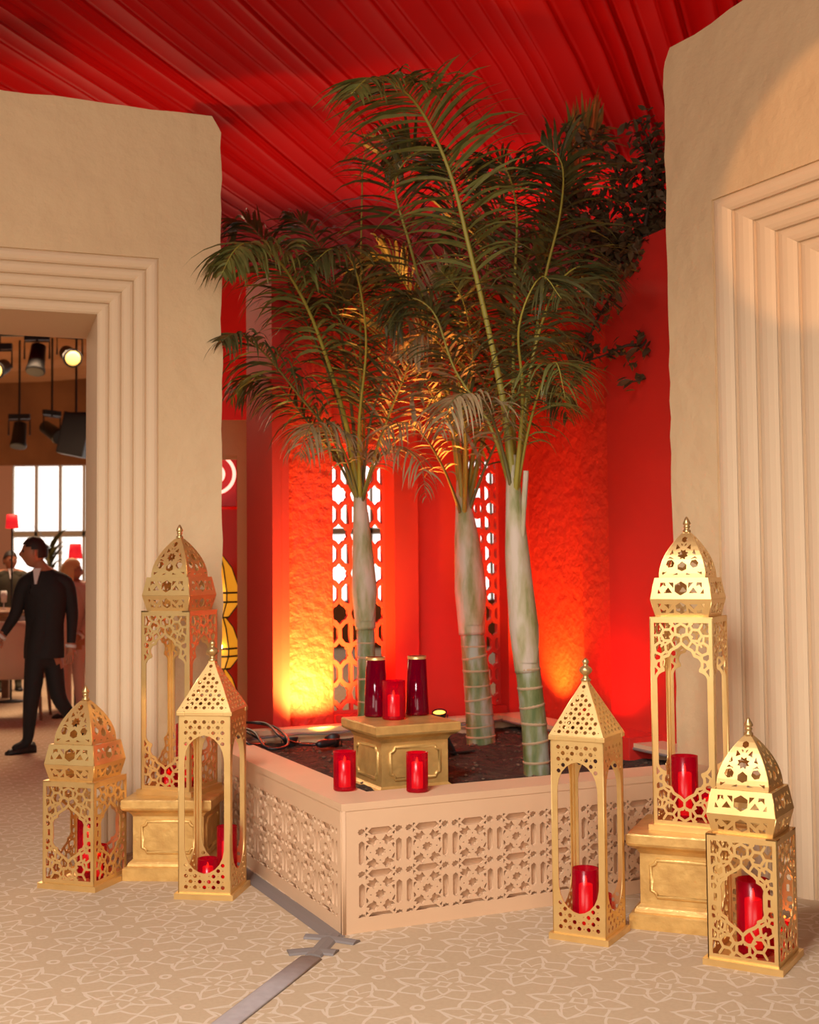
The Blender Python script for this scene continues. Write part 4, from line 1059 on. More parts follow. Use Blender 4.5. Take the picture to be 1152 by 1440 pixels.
# middle palm
p2 = palm('middle palm of the planter with pale crownshaft in front of the right lattice', (677, 1040), [(677, 1040, 0), (674, 1000, 0), (669, 940, 0), (664, 888, 0)], (.090, .072), [(664, 892, 0), (661, 830, 0), (656, 760, 0), (649, 675, 0)], [.080, .094, .074, .032], 9)
D2 = p2.location.y; c2 = (653, 735, 0)
frond(p2, T([c2, (640, 600, -.1), (612, 480, -.3), (578, 350, -.5), (556, 262, -.6), (580, 218, -.7), (625, 205, -.8)], D2), .46, 54, .020, 1.3, 21, 'leafB', .014)
frond(p2, T([c2, (652, 560, .1), (650, 420, .1), (640, 300, .1), (615, 220, .1), (570, 200, .1), (540, 240, .1)], D2), .48, 54, .020, 1.5, 22, 'leafB', .013, rach='rachis_dark')
frond(p2, T([c2, (622, 655, -.2), (585, 602, -.35), (545, 600, -.5), (520, 650, -.6)], D2), .28, 26, .011, 1.8, 23, 'leafC', .009, rach='rachis_dark')
frond(p2, T([c2, (672, 600, .1), (700, 480, .2), (740, 370, .2), (785, 290, .2), (820, 260, .1)], D2), .50, 52, .022, 1.0, 24, 'leafB', .013)
frond(p2, T([c2, (690, 580, 0), (745, 420, 0), (790, 300, 0), (820, 220, 0), (845, 175, 0)], D2), .44, 44, .024, .4, 25, 'leafA', .013, start=.45)
frond(p2, T([c2, (690, 640, -.1), (735, 560, -.2), (775, 540, -.3), (800, 590, -.4)], D2), .34, 36, .013, 1.9, 26, 'leafB', .009, rach='rachis_dark')
frond(p2, T([c2, (628, 560, 0), (590, 440, 0), (545, 365, 0), (505, 370, 0), (480, 420, 0)], D2), .42, 46, .017, 1.6, 27, 'leafB', .011)
frond(p2, T([c2, (655, 620, -.3), (640, 520, -.5), (600, 470, -.65), (560, 500, -.75)], D2), .34, 34, .014, 1.6, 28, 'leafC', .010)
frond(p2, T([c2, (660, 560, 0), (680, 420, -.1), (700, 300, -.1), (745, 235, -.2), (790, 250, -.2)], D2), .46, 50, .019, 1.4, 29, 'leafB', .012)
frond(p2, T([c2, (640, 620, -.1), (610, 560, -.25), (590, 520, -.3), (560, 470, -.35)], D2), .26, 26, .013, 1.2, 30, 'leafC', .008)
frond(p2, T([c2, (655, 600, -.25), (665, 500, -.45), (650, 420, -.6), (620, 380, -.7)], D2), .36, 38, .015, 1.4, 31, 'leafA', .010)
frond(p2, T([c2, (668, 620, .1), (700, 540, .1), (740, 480, .1), (790, 470, .1), (825, 500, .1)], D2), .40, 44, .015, 1.6, 32, 'leafB', .010, rach='rachis_dark')
# right palm
p3 = palm('tallest palm, nearest at right of the planter, its ringed trunk green at the foot', (756, 1086), [(756, 1086, 0), (753, 1040, 0), (748, 990, 0), (742, 938, 0)], (.068, .062), [(742, 945, 0), (736, 880, 0), (727, 780, 0), (720, 640, 0)], [.064, .073, .060, .028], 6)
D3 = p3.location.y; c3 = (724, 705, 0)
main = [c3, (712, 590, -.02), (696, 505, -.05), (676, 415, -.1), (658, 340, -.15), (640, 265, -.2), (618, 205, -.25), (590, 152, -.35), (556, 118, -.5), (520, 110, -.65), (494, 132, -.75)]
frond(p3, T(main, D3), .46, 64, .018, 1.1, 41, 'leafA', .017, start=.32, side=Vector((.93, -.3, .0)), fwd=.45, label='long arching yellow-green frond reaching highest, its tip drooping to the left')
frond(p3, T([c3, (738, 580, 0), (755, 480, 0), (785, 400, .1), (822, 375, .15), (850, 410, .2)], D3), .42, 46, .018, 1.7, 42, 'leafB', .012)
frond(p3, T([c3, (742, 610, -.1), (762, 540, -.25), (782, 510, -.4), (795, 560, -.5)], D3), .34, 34, .012, 2.0, 43, 'leafA', .009)
frond(p3, T([c3, (700, 610, -.1), (675, 560, -.3), (640, 560, -.45), (620, 610, -.5)], D3), .30, 30, .012, 1.9, 44, 'leafC', .009, rach='rachis_dark')
frond(p3, T([c3, (745, 540, .1), (765, 400, .2), (788, 300, .25), (790, 230, .3), (760, 200, .3)], D3), .42, 48, .019, 1.4, 45, 'leafB', .012)
frond(p3, T([c3, (722, 540, .15), (724, 400, .3), (726, 290, .35), (705, 230, .4), (665, 235, .4)], D3), .42, 48, .018, 1.5, 46, 'leafB', .012)
frond(p3, T([c3, (690, 600, .2), (640, 520, .3), (610, 440, .35), (570, 420, .35), (540, 460, .3)], D3), .38, 42, .016, 1.6, 47, 'leafB', .010)
frond(p3, T([c3, (735, 560, -.2), (730, 460, -.45), (760, 390, -.6), (790, 420, -.7)], D3), .34, 38, .015, 1.7, 48, 'leafB', .010)
bm = bmesh.new(); q_ = p3.location; tube(bm, catmull([at(735, 760, D3 - .03) - q_, at(737, 710, D3 - .05) - q_, at(740, 662, D3 - .06) - q_], 12), [.012] * 6 + [.014] * 7, 8); obj('petiole_stub', bm, M['shaft'], p3)
# dried dangling blades in the warm light
for k, (x, y) in enumerate([(575, 440), (612, 420), (632, 470), (600, 500), (640, 520), (585, 540), (655, 600), (620, 400)]):
    rnd = random.Random(100 + k); P = at(x, y, D2 - .35 + rnd.uniform(-.15, .15)) - p2.location
    bm = bmesh.new(); pr = None; d = Vector((rnd.uniform(-.3, .3), 0, -1)).normalized(); a_ = rnd.uniform(0, 3)
    for s in range(9):
        u = s / 8; wv = Vector((math.cos(a_ + u * 1.5), math.sin(a_ + u * 1.5), 0)) * (.016 * math.sin(PI * (u * .85 + .1)))
        P = P + d * .035 + Vector((.01 * math.sin(u * 5 + k), .0, 0)); a = bm.verts.new(P + wv); b = bm.verts.new(P - wv)
        if pr: bm.faces.new((pr[0], a, b, pr[1]))
        pr = (a, b)
    o = obj('dry_leaf_blade', bm, M['leafC'], p2); 

# ================================================================== LEAFY VINE TREE at right, behind the palms
def leaf_cloud(bm, centre, rad, n, seed, sz=.05):
    rnd = random.Random(seed)
    for i in range(n):
        while True:
            v = Vector((rnd.uniform(-1, 1), rnd.uniform(-1, 1), rnd.uniform(-1, 1)))
            if v.length < 1: break
        p = centre + Vector((v.x * rad[0], v.y * rad[1], v.z * rad[2])); s = sz * rnd.uniform(.6, 1.3)
        e = Euler((rnd.uniform(-1, 1), rnd.uniform(-1, 1), rnd.uniform(0, 6.3))).to_matrix()
        q = [Vector(c) for c in ((-1, 0, 0), (-.35, .42, .08), (.35, .36, .1), (1, 0, -.1), (.35, -.36, .1), (-.35, -.42, .08))]
        vs = [bm.verts.new(p + e @ (c * s)) for c in q]; bm.faces.new(vs)
tb0 = PL(AA + .45, 1.0, 0)
vt = empty('leafy_tree', tb0, 0, 'dark small-leaved tree behind the right red wall, its twigs hanging over it', 'tree')
DV = 6.95
root_ = Vector((0, 0, 0)); topv = at(905, 330, DV) - tb0
bm = bmesh.new(); tube(bm, catmull([Vector((0, 0, 0)), Vector((.02, 0, 1.6)), Vector((.05, -.02, 3.0)), topv], 20), [.05 - .0015 * i for i in range(21)], 8); obj('trunk', bm, M['twig'], vt, smooth=True)
brs = [[(905, 330), (860, 230), (800, 185)], [(905, 330), (920, 230), (900, 170)], [(905, 340), (850, 330), (800, 350)], [(905, 340), (870, 400), (835, 460), (815, 520)], [(905, 350), (925, 430), (900, 490), (850, 500)],
       [(905, 350), (935, 460), (930, 520), (880, 540)], [(905, 340), (840, 390), (790, 420)], [(905, 330), (850, 280), (790, 290)], [(930, 400), (890, 440), (850, 420), (815, 440)], [(935, 500), (890, 485), (850, 500), (800, 515)]]
rnd = random.Random(5)
bml = bmesh.new()
for k, b in enumerate(brs):
    P = catmull([at(x, y, DV + rnd.uniform(-.15, .15) + (0 if i == 0 else -.05 * i)) - tb0 for i, (x, y) in enumerate(b)], 20)
    bm = bmesh.new(); tube(bm, P, [.012 - .00045 * i for i in range(21)], 6); obj('branch', bm, M['twig'], vt, smooth=True)
    for i in range(4, 21, 2): leaf_cloud(bml, P[i] + Vector((0, 0, rnd.uniform(-.05, .05))), (.11, .12, .10) if b[-1][1] < 420 else (.05, .06, .06), 16 if b[-1][1] < 420 else 5, k * 50 + i, .038)
for (x, y, rx, rz, n) in [(905, 355, .22, .16, 260), (860, 360, .2, .12, 160), (900, 250, .16, .18, 110), (880, 385, .26, .03, 90), (925, 300, .08, .3, 160), (830, 320, .12, .1, 60), (820, 385, .15, .05, 50)]:
    leaf_cloud(bml, at(x, y, DV) - tb0, (rx, .2, rz), n, int(x + y), .042)
me = bpy.data.meshes.new('leaves'); bml.to_mesh(me); bml.free(); tag(link_mesh('leaves', me, M['vineleaf'], vt), kind='stuff')

# ================================================================== BEHIND THE GAP: sign, amber lanterns
t = empty('illuminated_sign', at(305, 690, 9.6), 0, 'red display panel with a glowing white ring sign, in the gap beside the left wall', 'sign'); 
def loc_(x, y, D=9.6): return at(x, y, D) - t.location
a, b = loc_(285, 615), loc_(331, 615); z0 = loc_(300, 715).z
bm = bmesh.new(); box(bm, ((a.x + b.x) / 2, .1, (a.z + z0) / 2 + .02), (b.x - a.x, .12, a.z - z0)); obj('panel', bm, M['signred'], t, bev=.02)
cc = loc_(303, 667)
for R_, r_ in ((.150, .014), (.066, .013)):
    bm = bmesh.new(); tube(bm, [(cc.x + R_ * math.cos(q), -.01, cc.z + R_ * math.sin(q)) for q in np.linspace(0, 2 * PI, 41)], r_, 8, cap=False); obj('neon_ring', bm, M['neon'], t, smooth=True)
bm = bmesh.new(); zz = loc_(300, 1010).z; box(bm, ((a.x + b.x) / 2, .25, (z0 + zz) / 2), (b.x - a.x + .05, .1, z0 - zz)); obj('backing', bm, M['redflat'], t)
bm = bmesh.new(); zz = -t.location.z; box(bm, (-.08, .25, zz + .25), (.3, .1, .7)); obj('foot', bm, M['redflat'], t)
def amber(x, ytop, ybot, hw, label):
    D = 9.4; p = at(x, ytop, D); q = at(x, ybot, D); hh = p.z - q.z
    t = empty('amber_lantern', (q.x, D, q.z), 0, label, 'lantern', 'amber glass lanterns by the sign')
    prof = [(.45 * hw, 0), (hw, hh * .25), (hw * 1.02, hh * .4), (hw * .62, hh * .8), (hw * .2, hh)]
    bm = bmesh.new(); lathe(bm, prof, 6); obj('glass_body', bm, M['amber'], t)
    for k in range(6):
        a = k * PI / 3; bm = bmesh.new(); tube(bm, [(r * math.cos(a) * 1.01, r * math.sin(a) * 1.01, z) for r, z in prof], .006, 5); obj('frame_rib', bm, M['black'], t)
    for r, z in prof[:3]:
        bm = bmesh.new(); tube(bm, [(r * 1.01 * math.cos(q), r * 1.01 * math.sin(q), z) for q in [i * PI / 3 for i in range(7)]], .008, 5, cap=False); obj('frame_ring', bm, M['black'], t)
    bm = bmesh.new(); bmesh.ops.create_icosphere(bm, subdivisions=2, radius=.028, matrix=Matrix.Translation((0, -hw - .01, hh * .45))); obj('bulb', bm, M['bulb'], t, smooth=True)
    return t
amber(308, 782, 868, .16, 'upper amber faceted lantern glowing in the gap beside the left wall')
amber(312, 868, 940, .14, 'middle amber faceted lantern in the gap beside the left wall')
amber(312, 940, 1010, .13, 'lowest amber faceted lantern in the gap beside the left wall, mostly hidden')
# a plinth under the amber lanterns keeps the stack standing
pp = at(312, 1010, 9.4); bx_o = bmesh.new(); box(bx_o, (0, 0, 0), (.3, .3, pp.z)); o = obj('display_plinth', bx_o, M['redflat']); o.location = (pp.x, 9.4, pp.z / 2); tag(o, 'low red plinth under the stacked amber lanterns in the gap', 'plinth')

# ================================================================== HALL SEEN THROUGH THE DOORWAY
def skin_mesh(verts, edges, radii, mats, face_mat, sub=2):
    me = bpy.data.meshes.new('tmp'); me.from_pydata(verts, edges, []); o = bpy.data.objects.new('tmp', me); COL.objects.link(o)
    md = o.modifiers.new('s', 'SKIN'); md.use_smooth_shade = True; sv = me.skin_vertices[0].data
    for i, r in enumerate(radii): sv[i].radius = r if isinstance(r, tuple) else (r, r)
    sv[0].use_root = True
    sb = o.modifiers.new('u', 'SUBSURF'); sb.levels = sub; sb.render_levels = sub
    dg = bpy.context.evaluated_depsgraph_get(); out = bpy.data.meshes.new_from_object(o.evaluated_get(dg)); bpy.data.objects.remove(o)
    out.materials.clear()
    for m_ in mats: out.materials.append(m_)
    for p in out.polygons: p.material_index = face_mat(p.center); p.use_smooth = True
    return out
def person(label, loc, rz, J, suit, skin='skin', hair='hair', shirt='shirt', face=-1, longhair=False, cat='person'):
    """J: joint dict in metres (x right, y away, z up)"""
    t = empty('person', loc, rz, label, cat)
    V = [J['pelvis'], J['waist'], J['chest'], J['neckbase'], J['neck'], J['headlow']]; Ed = [(0, 1), (1, 2), (2, 3), (3, 4), (4, 5)]
    Rr = [(.14, .10), (.13, .10), (.15, .11), (.09, .08), .05, .05]
    hands = []
    for s in ('l', 'r'):
        i = len(V); V += [J['sh' + s], J['el' + s], J['wr' + s], J['ha' + s]]; Ed += [(2 if False else 3, i), (i, i + 1), (i + 1, i + 2), (i + 2, i + 3)]; Rr += [.075, .053, .037, (.036, .022)]
        hd = Vector(J['ha' + s]); d = (hd - Vector(J['wr' + s])).normalized(); sd = d.cross(Vector((0, 1, .1))).normalized()
        for f in range(4):
            off = sd * ((f - 1.5) * .019); Lf = (.07, .08, .075, .06)[f]; j = len(V)
            V += [tuple(hd + off * .7 + d * .015), tuple(hd + off + d * (.02 + Lf * .5)), tuple(hd + off + d * (.02 + Lf) + Vector((0, -.012, 0)))]; Ed += [(i + 3, j), (j, j + 1), (j + 1, j + 2)]; Rr += [.010, .009, .007]
        j = len(V); V += [tuple(hd - d * .02 + sd * .04), tuple(hd + d * .025 + sd * .055)]; Ed += [(i + 3, j), (j, j + 1)]; Rr += [.011, .008]
        hands.append((Vector(J['wr' + s]), hd))
    for s in ('l', 'r'):
        i = len(V); V += [J['hip' + s], J['kn' + s], J['an' + s], J['toe' + s]]; Ed += [(0, i), (i, i + 1), (i + 1, i + 2), (i + 2, i + 3)]; Rr += [.10, .066, .046, .035]
    zn = Vector(J['neck']).z
    def fm(c):
        if c.z > zn - .03 and (c - Vector(J['neck'])).length < .25: return 1
        for wr, hd in hands:
            if (c - hd).length < .14 and (c - wr).dot((hd - wr).normalized()) > -.01: return 1
        return 0
    me = skin_mesh([tuple(v) for v in V], Ed, Rr, [M[suit], M[skin]], fm)
    link_mesh('body', me, None, t)
    # head with features, facing direction `face` (-1 = towards -x)
    hc = Vector(J['head']) + Vector((.0, 0, -.025)); bm = bmesh.new(); bmesh.ops.create_uvsphere(bm, u_segments=28, v_segments=22, radius=1)
    fr = Matrix.Rotation(face, 3, 'Z')          # local -y is the face direction
    for v in bm.verts:
        x, y, z = v.co; s = 1 - .20 * max(0, -z) ** 1.3
        X_, Y_, Z_ = x * .076 * s, y * .098 * (s if y < 0 else s * .92), z * .122
        if y < -.3:
            Y_ -= .024 * math.exp(-((x / .16) ** 2) - ((z + .10) / .20) ** 2)       # nose
            Y_ += .010 * math.exp(-(((abs(x) - .36) / .16) ** 2) - ((z - .12) / .10) ** 2)  # eye sockets
            Y_ -= .007 * math.exp(-((x / .3) ** 2) - ((z + .48) / .07) ** 2)       # lips
            Y_ -= .008 * math.exp(-((x / .35) ** 2) - ((z + .82) / .14) ** 2)      # chin
        v.co = Vector((X_, Y_, Z_))
    for sx in (-1, 1):
        vs = bmesh.ops.create_uvsphere(bm, u_segments=8, v_segments=6, radius=1)['verts']
        for v in vs: v.co = Vector((sx * .077 + v.co.x * .010, .008 + v.co.y * .018, v.co.z * .032))
    bmesh.ops.rotate(bm, verts=bm.verts, cent=(0, 0, 0), matrix=fr); bmesh.ops.translate(bm, verts=bm.verts, vec=hc)
    hd_o = obj('head', bm, M[skin], t, smooth=True)
    bm = bmesh.new()
    for sx in (-1, 1):
        vs = bmesh.ops.create_uvsphere(bm, u_segments=10, v_segments=8, radius=.011)['verts']
        for v in vs: v.co += Vector((sx * .029, -.083, .015))
    bmesh.ops.rotate(bm, verts=bm.verts, cent=(0, 0, 0), matrix=fr); bmesh.ops.translate(bm, verts=bm.verts, vec=hc); obj('eyes', bm, M['black'], hd_o)
    bm = bmesh.new(); bmesh.ops.create_uvsphere(bm, u_segments=24, v_segments=18, radius=1)
    dl = [v for v in bm.verts if v.co.z < (-.35 if v.co.y > .15 else .05 + max(0, -v.co.y) * .42) - (1.0 if longhair and v.co.y > -.1 else 0)]
    bmesh.ops.delete(bm, geom=dl, context='VERTS')
    rnd = random.Random(4)
    for v in bm.verts:
        j = 1 + .05 * mn.noise(v.co * 5); v.co = Vector((v.co.x * .088 * j, v.co.y * .110 * j + .004, v.co.z * .135 * j * (1.7 if longhair and v.co.z < 0 else 1) + .004))
    bmesh.ops.rotate(bm, verts=bm.verts, cent=(0, 0, 0), matrix=fr); bmesh.ops.translate(bm, verts=bm.verts, vec=hc); obj('hair', bm, M[hair], t, smooth=True)
    # jacket skirt, collar V of the shirt, cuffs, shoes
    pv, ws = Vector(J['pelvis']), Vector(J['waist']); bm = bmesh.new()
    loft(bm, [[(c.x + a * math.cos(q), c.y + b * math.sin(q), c.z) for q in np.linspace(0, 2 * PI, 21)[:-1]] for c, a, b in ((pv + Vector((0, 0, -.07)), .165, .125), (pv, .165, .125), (ws, .155, .115), (Vector(J['chest']), .185, .125), (Vector(J['chest']) + Vector((0, 0, .09)), .19, .12), (Vector(J['neckbase']) + Vector((0, 0, -.015)), .15, .095), (Vector(J['neckbase']) + Vector((0, 0, .035)), .075, .07))], cap=False)
    obj('jacket', bm, M[suit], t, smooth=True)
    nb_ = Vector(J['neckbase']); dr_ = fr @ Vector((0, -1, 0)); sd = Vector((-dr_.y, dr_.x, 0)); f0 = nb_ + Vector((dr_.x * .03, -.088, .03)); bm = bmesh.new()
    vs = [bm.verts.new(p) for p in (f0 + Vector((-.035, 0, .03)), f0 + Vector((.03, 0, .03)), f0 + Vector((.006, -.04, -.10)), f0 + Vector((-.008, -.04, -.10)))]
    bm.faces.new(vs); r_ = bmesh.ops.extrude_face_region(bm, geom=bm.faces[:]); bmesh.ops.translate(bm, verts=[g for g in r_['geom'] if isinstance(g, bmesh.types.BMVert)], vec=(0, .02, 0))
    obj('shirt_front', bm, M[shirt], t)
    for wr, hd in hands:
        d = (hd - wr).normalized(); bm = bmesh.new(); q = d.to_track_quat('Z', 'Y').to_matrix().to_4x4(); q.translation = wr + d * .02
        lathe(bm, [(.044, -.012), (.045, .014), (.038, .014), (.036, -.01)], 14); bmesh.ops.transform(bm, matrix=q, verts=bm.verts); obj('cuff', bm, M[shirt], t, smooth=True)
    for s in ('l', 'r'):
        a, b = Vector(J['an' + s]), Vector(J['toe' + s]); d = (b - a); d.z = 0; d.normalize(); q = Vector((-d.y, d.x, 0)); bm = bmesh.new(); zf = b.z - .035
        rings = []
        for u, wv, h in ((-.07, .02, .05), (-.06, .034, .085), (0, .04, .09), (.08, .043, .06), (.16, .04, .045), (.19, .022, .03)):
            c = a + d * u; rings.append([Vector((c.x, c.y, zf + 0)) + q * wv, Vector((c.x, c.y, zf + h * .6)) + q * wv, Vector((c.x, c.y, zf + h)), Vector((c.x, c.y, zf + h * .6)) - q * wv, Vector((c.x, c.y, zf)) - q * wv])
        loft(bm, rings); obj('shoe', bm, M['black'], t, smooth=True)
    return t
pf = on(40, 1058, 0); K_ = pf.y / F
def g(x, y, dy=0): return ((x - 40) * K_, dy, (1058 - y) * K_)
J = dict(pelvis=g(61, 915), waist=g(62, 880), chest=g(62, 845), neckbase=g(60, 812), neck=g(56, 800, -.01), headlow=g(52, 788, -.01), head=Vector(g(47, 776, -.02)),
         shl=g(34, 822, -.03), ell=g(24, 866, -.06), wrl=g(10, 893, -.12), hal=g(3, 903, -.14), shr=g(92, 822, .03), elr=g(98, 868, .06), wrr=g(97, 908, .04), har=g(96, 921, .03),
         hipl=g(52, 930, -.04), knl=g(47, 990, -.08), anl=g(40, 1048, -.02), toel=(g(40, 1048)[0] - .10, -.12, .035),
         hipr=g(70, 930, .04), knr=g(80, 985, .03), anr=g(104, 1028, .22), toer=(g(104, 1028)[0] - .05, .10, .05))
J['anl'] = (J['anl'][0], J['anl'][1], .08); J['anr'] = (J['anr'][0], J['anr'][1], .14)
person('man in black suit and white shirt walking left through the doorway, head turned left', (pf.x, pf.y, 0), 0, J, 'suit', face=-1.25)
def standing(hh=1.7):
    k = hh / 1.75
    d = dict(pelvis=(0, 0, .95), waist=(0, 0, 1.12), chest=(0, 0, 1.3), neckbase=(0, 0, 1.46), neck=(0, -.01, 1.52), headlow=(0, -.015, 1.58), head=(0, -.02, 1.64),
             shl=(-.18, 0, 1.43), ell=(-.24, .02, 1.15), wrl=(-.22, -.12, .95), hal=(-.20, -.18, .90), shr=(.18, 0, 1.43), elr=(.24, .02, 1.15), wrr=(.22, -.10, .93), har=(.20, -.15, .88),
             hipl=(-.09, 0, .9), knl=(-.10, -.02, .5), anl=(-.10, .02, .08), toel=(-.11, -.12, .035), hipr=(.09, 0, .9), knr=(.10, -.02, .5), anr=(.10, .02, .08), toer=(.12, -.12, .035))
    return {a: (Vector(b) * k if a == 'head' else tuple(Vector(b) * k)) for a, b in d.items()}
q = at(14, 900, 15.6); person('standing person in a dark olive jacket at the far table, head by the red lamp', (q.x, q.y, 0), .3, standing(1.78), 'olive', face=.3)
q = at(103, 900, 12.6); person('fair-haired person in pale pink standing near the doorway edge, under a red lampshade', (q.x, q.y, 0), -.5, standing(1.62), 'pinkcloth', hair='blond', face=2.6, longhair=True)
# table with wooden top, glasses and red flowers
tp = at(-8, 795, 12.2)
t = empty('dining_table', (tp.x - 1.2, 14.2, 0), 0, 'round brown dining table at the left doorway edge', 'table')
bm = bmesh.new(); lathe(bm, [(.9, 0), (.95, .02), (.95, .05), (.9, .07)], 36, c=(0, 0, 1.0)); obj('tabletop', bm, M['wood'], t)
bm = bmesh.new(); lathe(bm, [(.88, 0), (.88, .2)], 36, c=(0, 0, .8)); obj('apron', bm, M['wood'], t)
for sx in (-1, 1):
    for sy in (-1, 1): bx('leg', (sx * .5, sy * .5, .4), (.08, .08, .8), M['wood'], t, bev=.01)
for k, (x, dy) in enumerate(((-.2, -.3), (.35, -.2), (.6, .1))):
    bm = bmesh.new(); lathe(bm, [(.035, 0), (.035, .004), (.005, .012), (.005, .09), (.03, .075), (.038, .17), (.032, .21), (.029, .21), (.034, .17), (.026, .125)], 14)
    o = obj('wine_glass', bm, M['shirt'], smooth=True); o.location = (tp.x - 1.2 + x, 14.2 + dy, 1.071); tag(o, ('pale wine glass on the brown table, leftmost', 'pale wine glass on the brown table, middle one', 'pale wine glass on the brown table, rightmost')[k], 'glass', 'wine glasses on the brown table')
# upholstered chairs
def chair(label, x, y, D, rz, m_='chair'):
    p = on(x, y, 0); t = empty('upholstered_chair', (p.x, p.y, 0), rz, label, 'chair', 'upholstered chairs in the hall')
    bm = bmesh.new(); loft(bm, [[(a * .30, b * .28, z) for a, b in ((-1, -1), (1, -1), (1, 1), (-1, 1))] for z in (.42, .52)]); obj('seat', bm, M[m_], t, bev=.03)
    bm = bmesh.new(); rows = []
    for z, wv, yy in ((.42, .29, .24), (.6, .33, .27), (.8, .34, .31), (.93, .30, .33), (1.0, .20, .34)):
        rows.append([(wv * math.sin(a) * 1.0, yy + .10 - .14 * abs(math.sin(a)) ** 3, z) for a in np.linspace(-PI / 2, PI / 2, 9)] + [(wv * .9 * math.sin(a), yy + .04 - .14 * abs(math.sin(a)) ** 3, z) for a in np.linspace(PI / 2, -PI / 2, 9)])
    loft(bm, rows); obj('backrest', bm, M[m_], t, smooth=True)
    for sx in (-1, 1):
        for sy in (-1, 1):
            bm = bmesh.new(); tube(bm, [(sx * .25, sy * .22, .43), (sx * .28, sy * .25, 0)], [.024, .015], 8); obj('leg', bm, M['wood'], t)
chair('pale upholstered chair behind the walking man at left, its back to the camera', 25, 1010, 11, PI + .1)
chair('pale upholstered chair right of the walking man', 88, 1000, 11.6, PI - .4)
# red lampshades on thin stands
for x, y, D, lb in ((17, 732, 14.2, 'small red lampshade on a tall stand before the bright window, leftmost'), (106, 774, 13.2, 'small red lampshade on a stand beside the fair-haired person')):
    p = at(x, y, D); t = empty('floor_lamp', (p.x, p.y, 0), 0, lb, 'lamp', 'red lampshades in the hall')
    bm = bmesh.new(); lathe(bm, [(.075, p.z - .09), (.06, p.z + .07), (.056, p.z + .07), (.071, p.z - .09)], 18); obj('lamp_shade', bm, M['redlamp'], t, smooth=True)
    bm = bmesh.new(); lathe(bm, [(.011, .02), (.011, p.z + .05)], 8); obj('pole', bm, M['black'], t)
    bm = bmesh.new(); lathe(bm, [(.14, 0), (.14, .015), (.02, .03)], 20); obj('base', bm, M['black'], t)
# plant in front of the far window
p = at(68, 760, 20); t = empty('potted_plant', (p.x, p.y, 0), 0, 'dark leafy plant on a stand in front of the far bright windows', 'plant')
bm = bmesh.new(); lathe(bm, [(.16, 0), (.22, .55), (.2, .55), (.05, .5)], 16); obj('pot', bm, M['wood'], t)
bm = bmesh.new(); tube(bm, [(0, 0, .5), (.02, 0, 1.9)], .03, 6); obj('stem', bm, M['twig'], t)
bm = bmesh.new(); rnd = random.Random(2)
for k in range(46):
    a = rnd.uniform(0, 2 * PI); L = rnd.uniform(.3, .75); pp_ = Vector((.02, 0, rnd.uniform(1.3, 1.95))); d = Vector((math.cos(a), math.sin(a), rnd.uniform(.3, 1.8))).normalized(); pr = None; wv = Vector((-math.sin(a), math.cos(a), 0))
    for s in range(5):
        ww = .03 * math.sin(PI * (s / 4 * .8 + .15)); A1, B1 = bm.verts.new(pp_ + wv * ww), bm.verts.new(pp_ - wv * ww)
        if pr: bm.faces.new((pr[0], A1, B1, pr[1]))
        pr = (A1, B1); pp_ = pp_ + d * L / 4; d = (d + Vector((0, 0, -.25))).normalized()
tag(obj('leaves', bm, M['leafB'], t), kind='stuff')
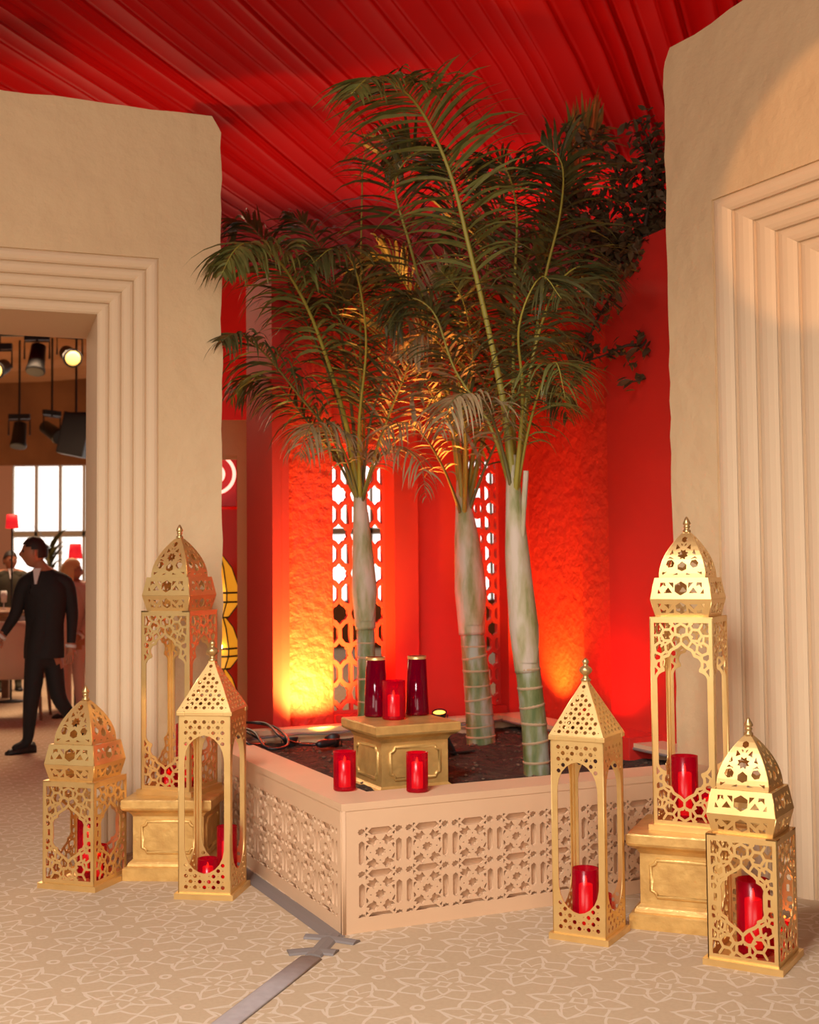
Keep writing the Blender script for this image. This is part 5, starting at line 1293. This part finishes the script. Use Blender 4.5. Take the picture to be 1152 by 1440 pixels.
# stage lights hanging under the hall ceiling
def stage_light(x, y, D, label, lens=None, big=False, yaw=0., tilt=.6):
    p = at(x, y, D); t = empty('stage_light', p, yaw, label, 'stage light', 'stage lights under the hall ceiling')
    R_ = Matrix.Rotation(tilt, 4, 'X'); bm = bmesh.new()
    if big:
        box(bm, (0, 0, 0), (.40, .34, .62), Matrix.Rotation(.2, 4, 'Y')); obj('housing', bm, M['black'], t, bev=.02)
    else:
        lathe(bm, [(.05, -.22), (.10, -.2), (.115, .1), (.13, .16), (.13, .2), (.11, .2)], 16); bmesh.ops.transform(bm, matrix=Matrix.Rotation(PI / 2 + tilt, 4, 'X'), verts=bm.verts); obj('housing', bm, M['black'], t, smooth=True)
    if lens:
        bm = bmesh.new(); bmesh.ops.create_uvsphere(bm, u_segments=16, v_segments=10, radius=.10)
        for v in bm.verts: v.co.z *= .3
        q = Matrix.Rotation(PI / 2 + tilt, 4, 'X') @ Matrix.Translation((0, 0, .20)); bmesh.ops.transform(bm, matrix=q, verts=bm.verts); obj('lens', bm, lens, t, smooth=True)
    bm = bmesh.new(); tube(bm, [(-.17, 0, 0), (-.17, 0, .24), (.17, 0, .24), (.17, 0, 0)], .014, 6); obj('yoke', bm, M['black'], t)
    top = (5.49 if D < 17.4 else 5.32) - p.z
    bm = bmesh.new(); tube(bm, [(0, 0, .24), (0, 0, top)], .018, 6); obj('hanging_pole', bm, M['black'], t)
    bm = bmesh.new(); box(bm, (0, 0, .3), (.34, .06, .08)); obj('clamp', bm, M['black'], t)
stage_light(52, 505, 16.5, 'black stage light hanging in the middle of the doorway view', tilt=1.2)
stage_light(98, 500, 16.5, 'stage light with glowing amber lens near the doorway right edge', M['lens'], yaw=.5, tilt=.35)
stage_light(-1, 518, 16.5, 'stage light with amber lens cut by the left picture edge', M['lens'], tilt=.3)
stage_light(27, 612, 19.5, 'far black stage light low at left of the doorway view', tilt=1.3)
stage_light(73, 607, 19.5, 'far black stage light tilted, between its neighbours', yaw=1.0, tilt=.5)
stage_light(107, 612, 18, 'large square black loudspeaker hanging at the right of the doorway view', big=True)
bm = bmesh.new(); p = at(60, 468, 16.5); tube(bm, [(p.x - 5, 16.6, p.z), (p.x + 2.2, 16.6, p.z)], .03, 6); tag(obj('truss_pipe', bm, M['black']), 'black pipe under the hall ceiling carrying the nearer stage lights', 'pipe')
# warm spot that lights the top of the right wall
lamp('wall_spot', 'SPOT', (-1.2, -1.5, 5.0), hit(1185, 225, WR, nR), 1000, (1, .50, .20), spot_size=math.radians(9), spot_blend=.18, shadow_soft_size=.04)
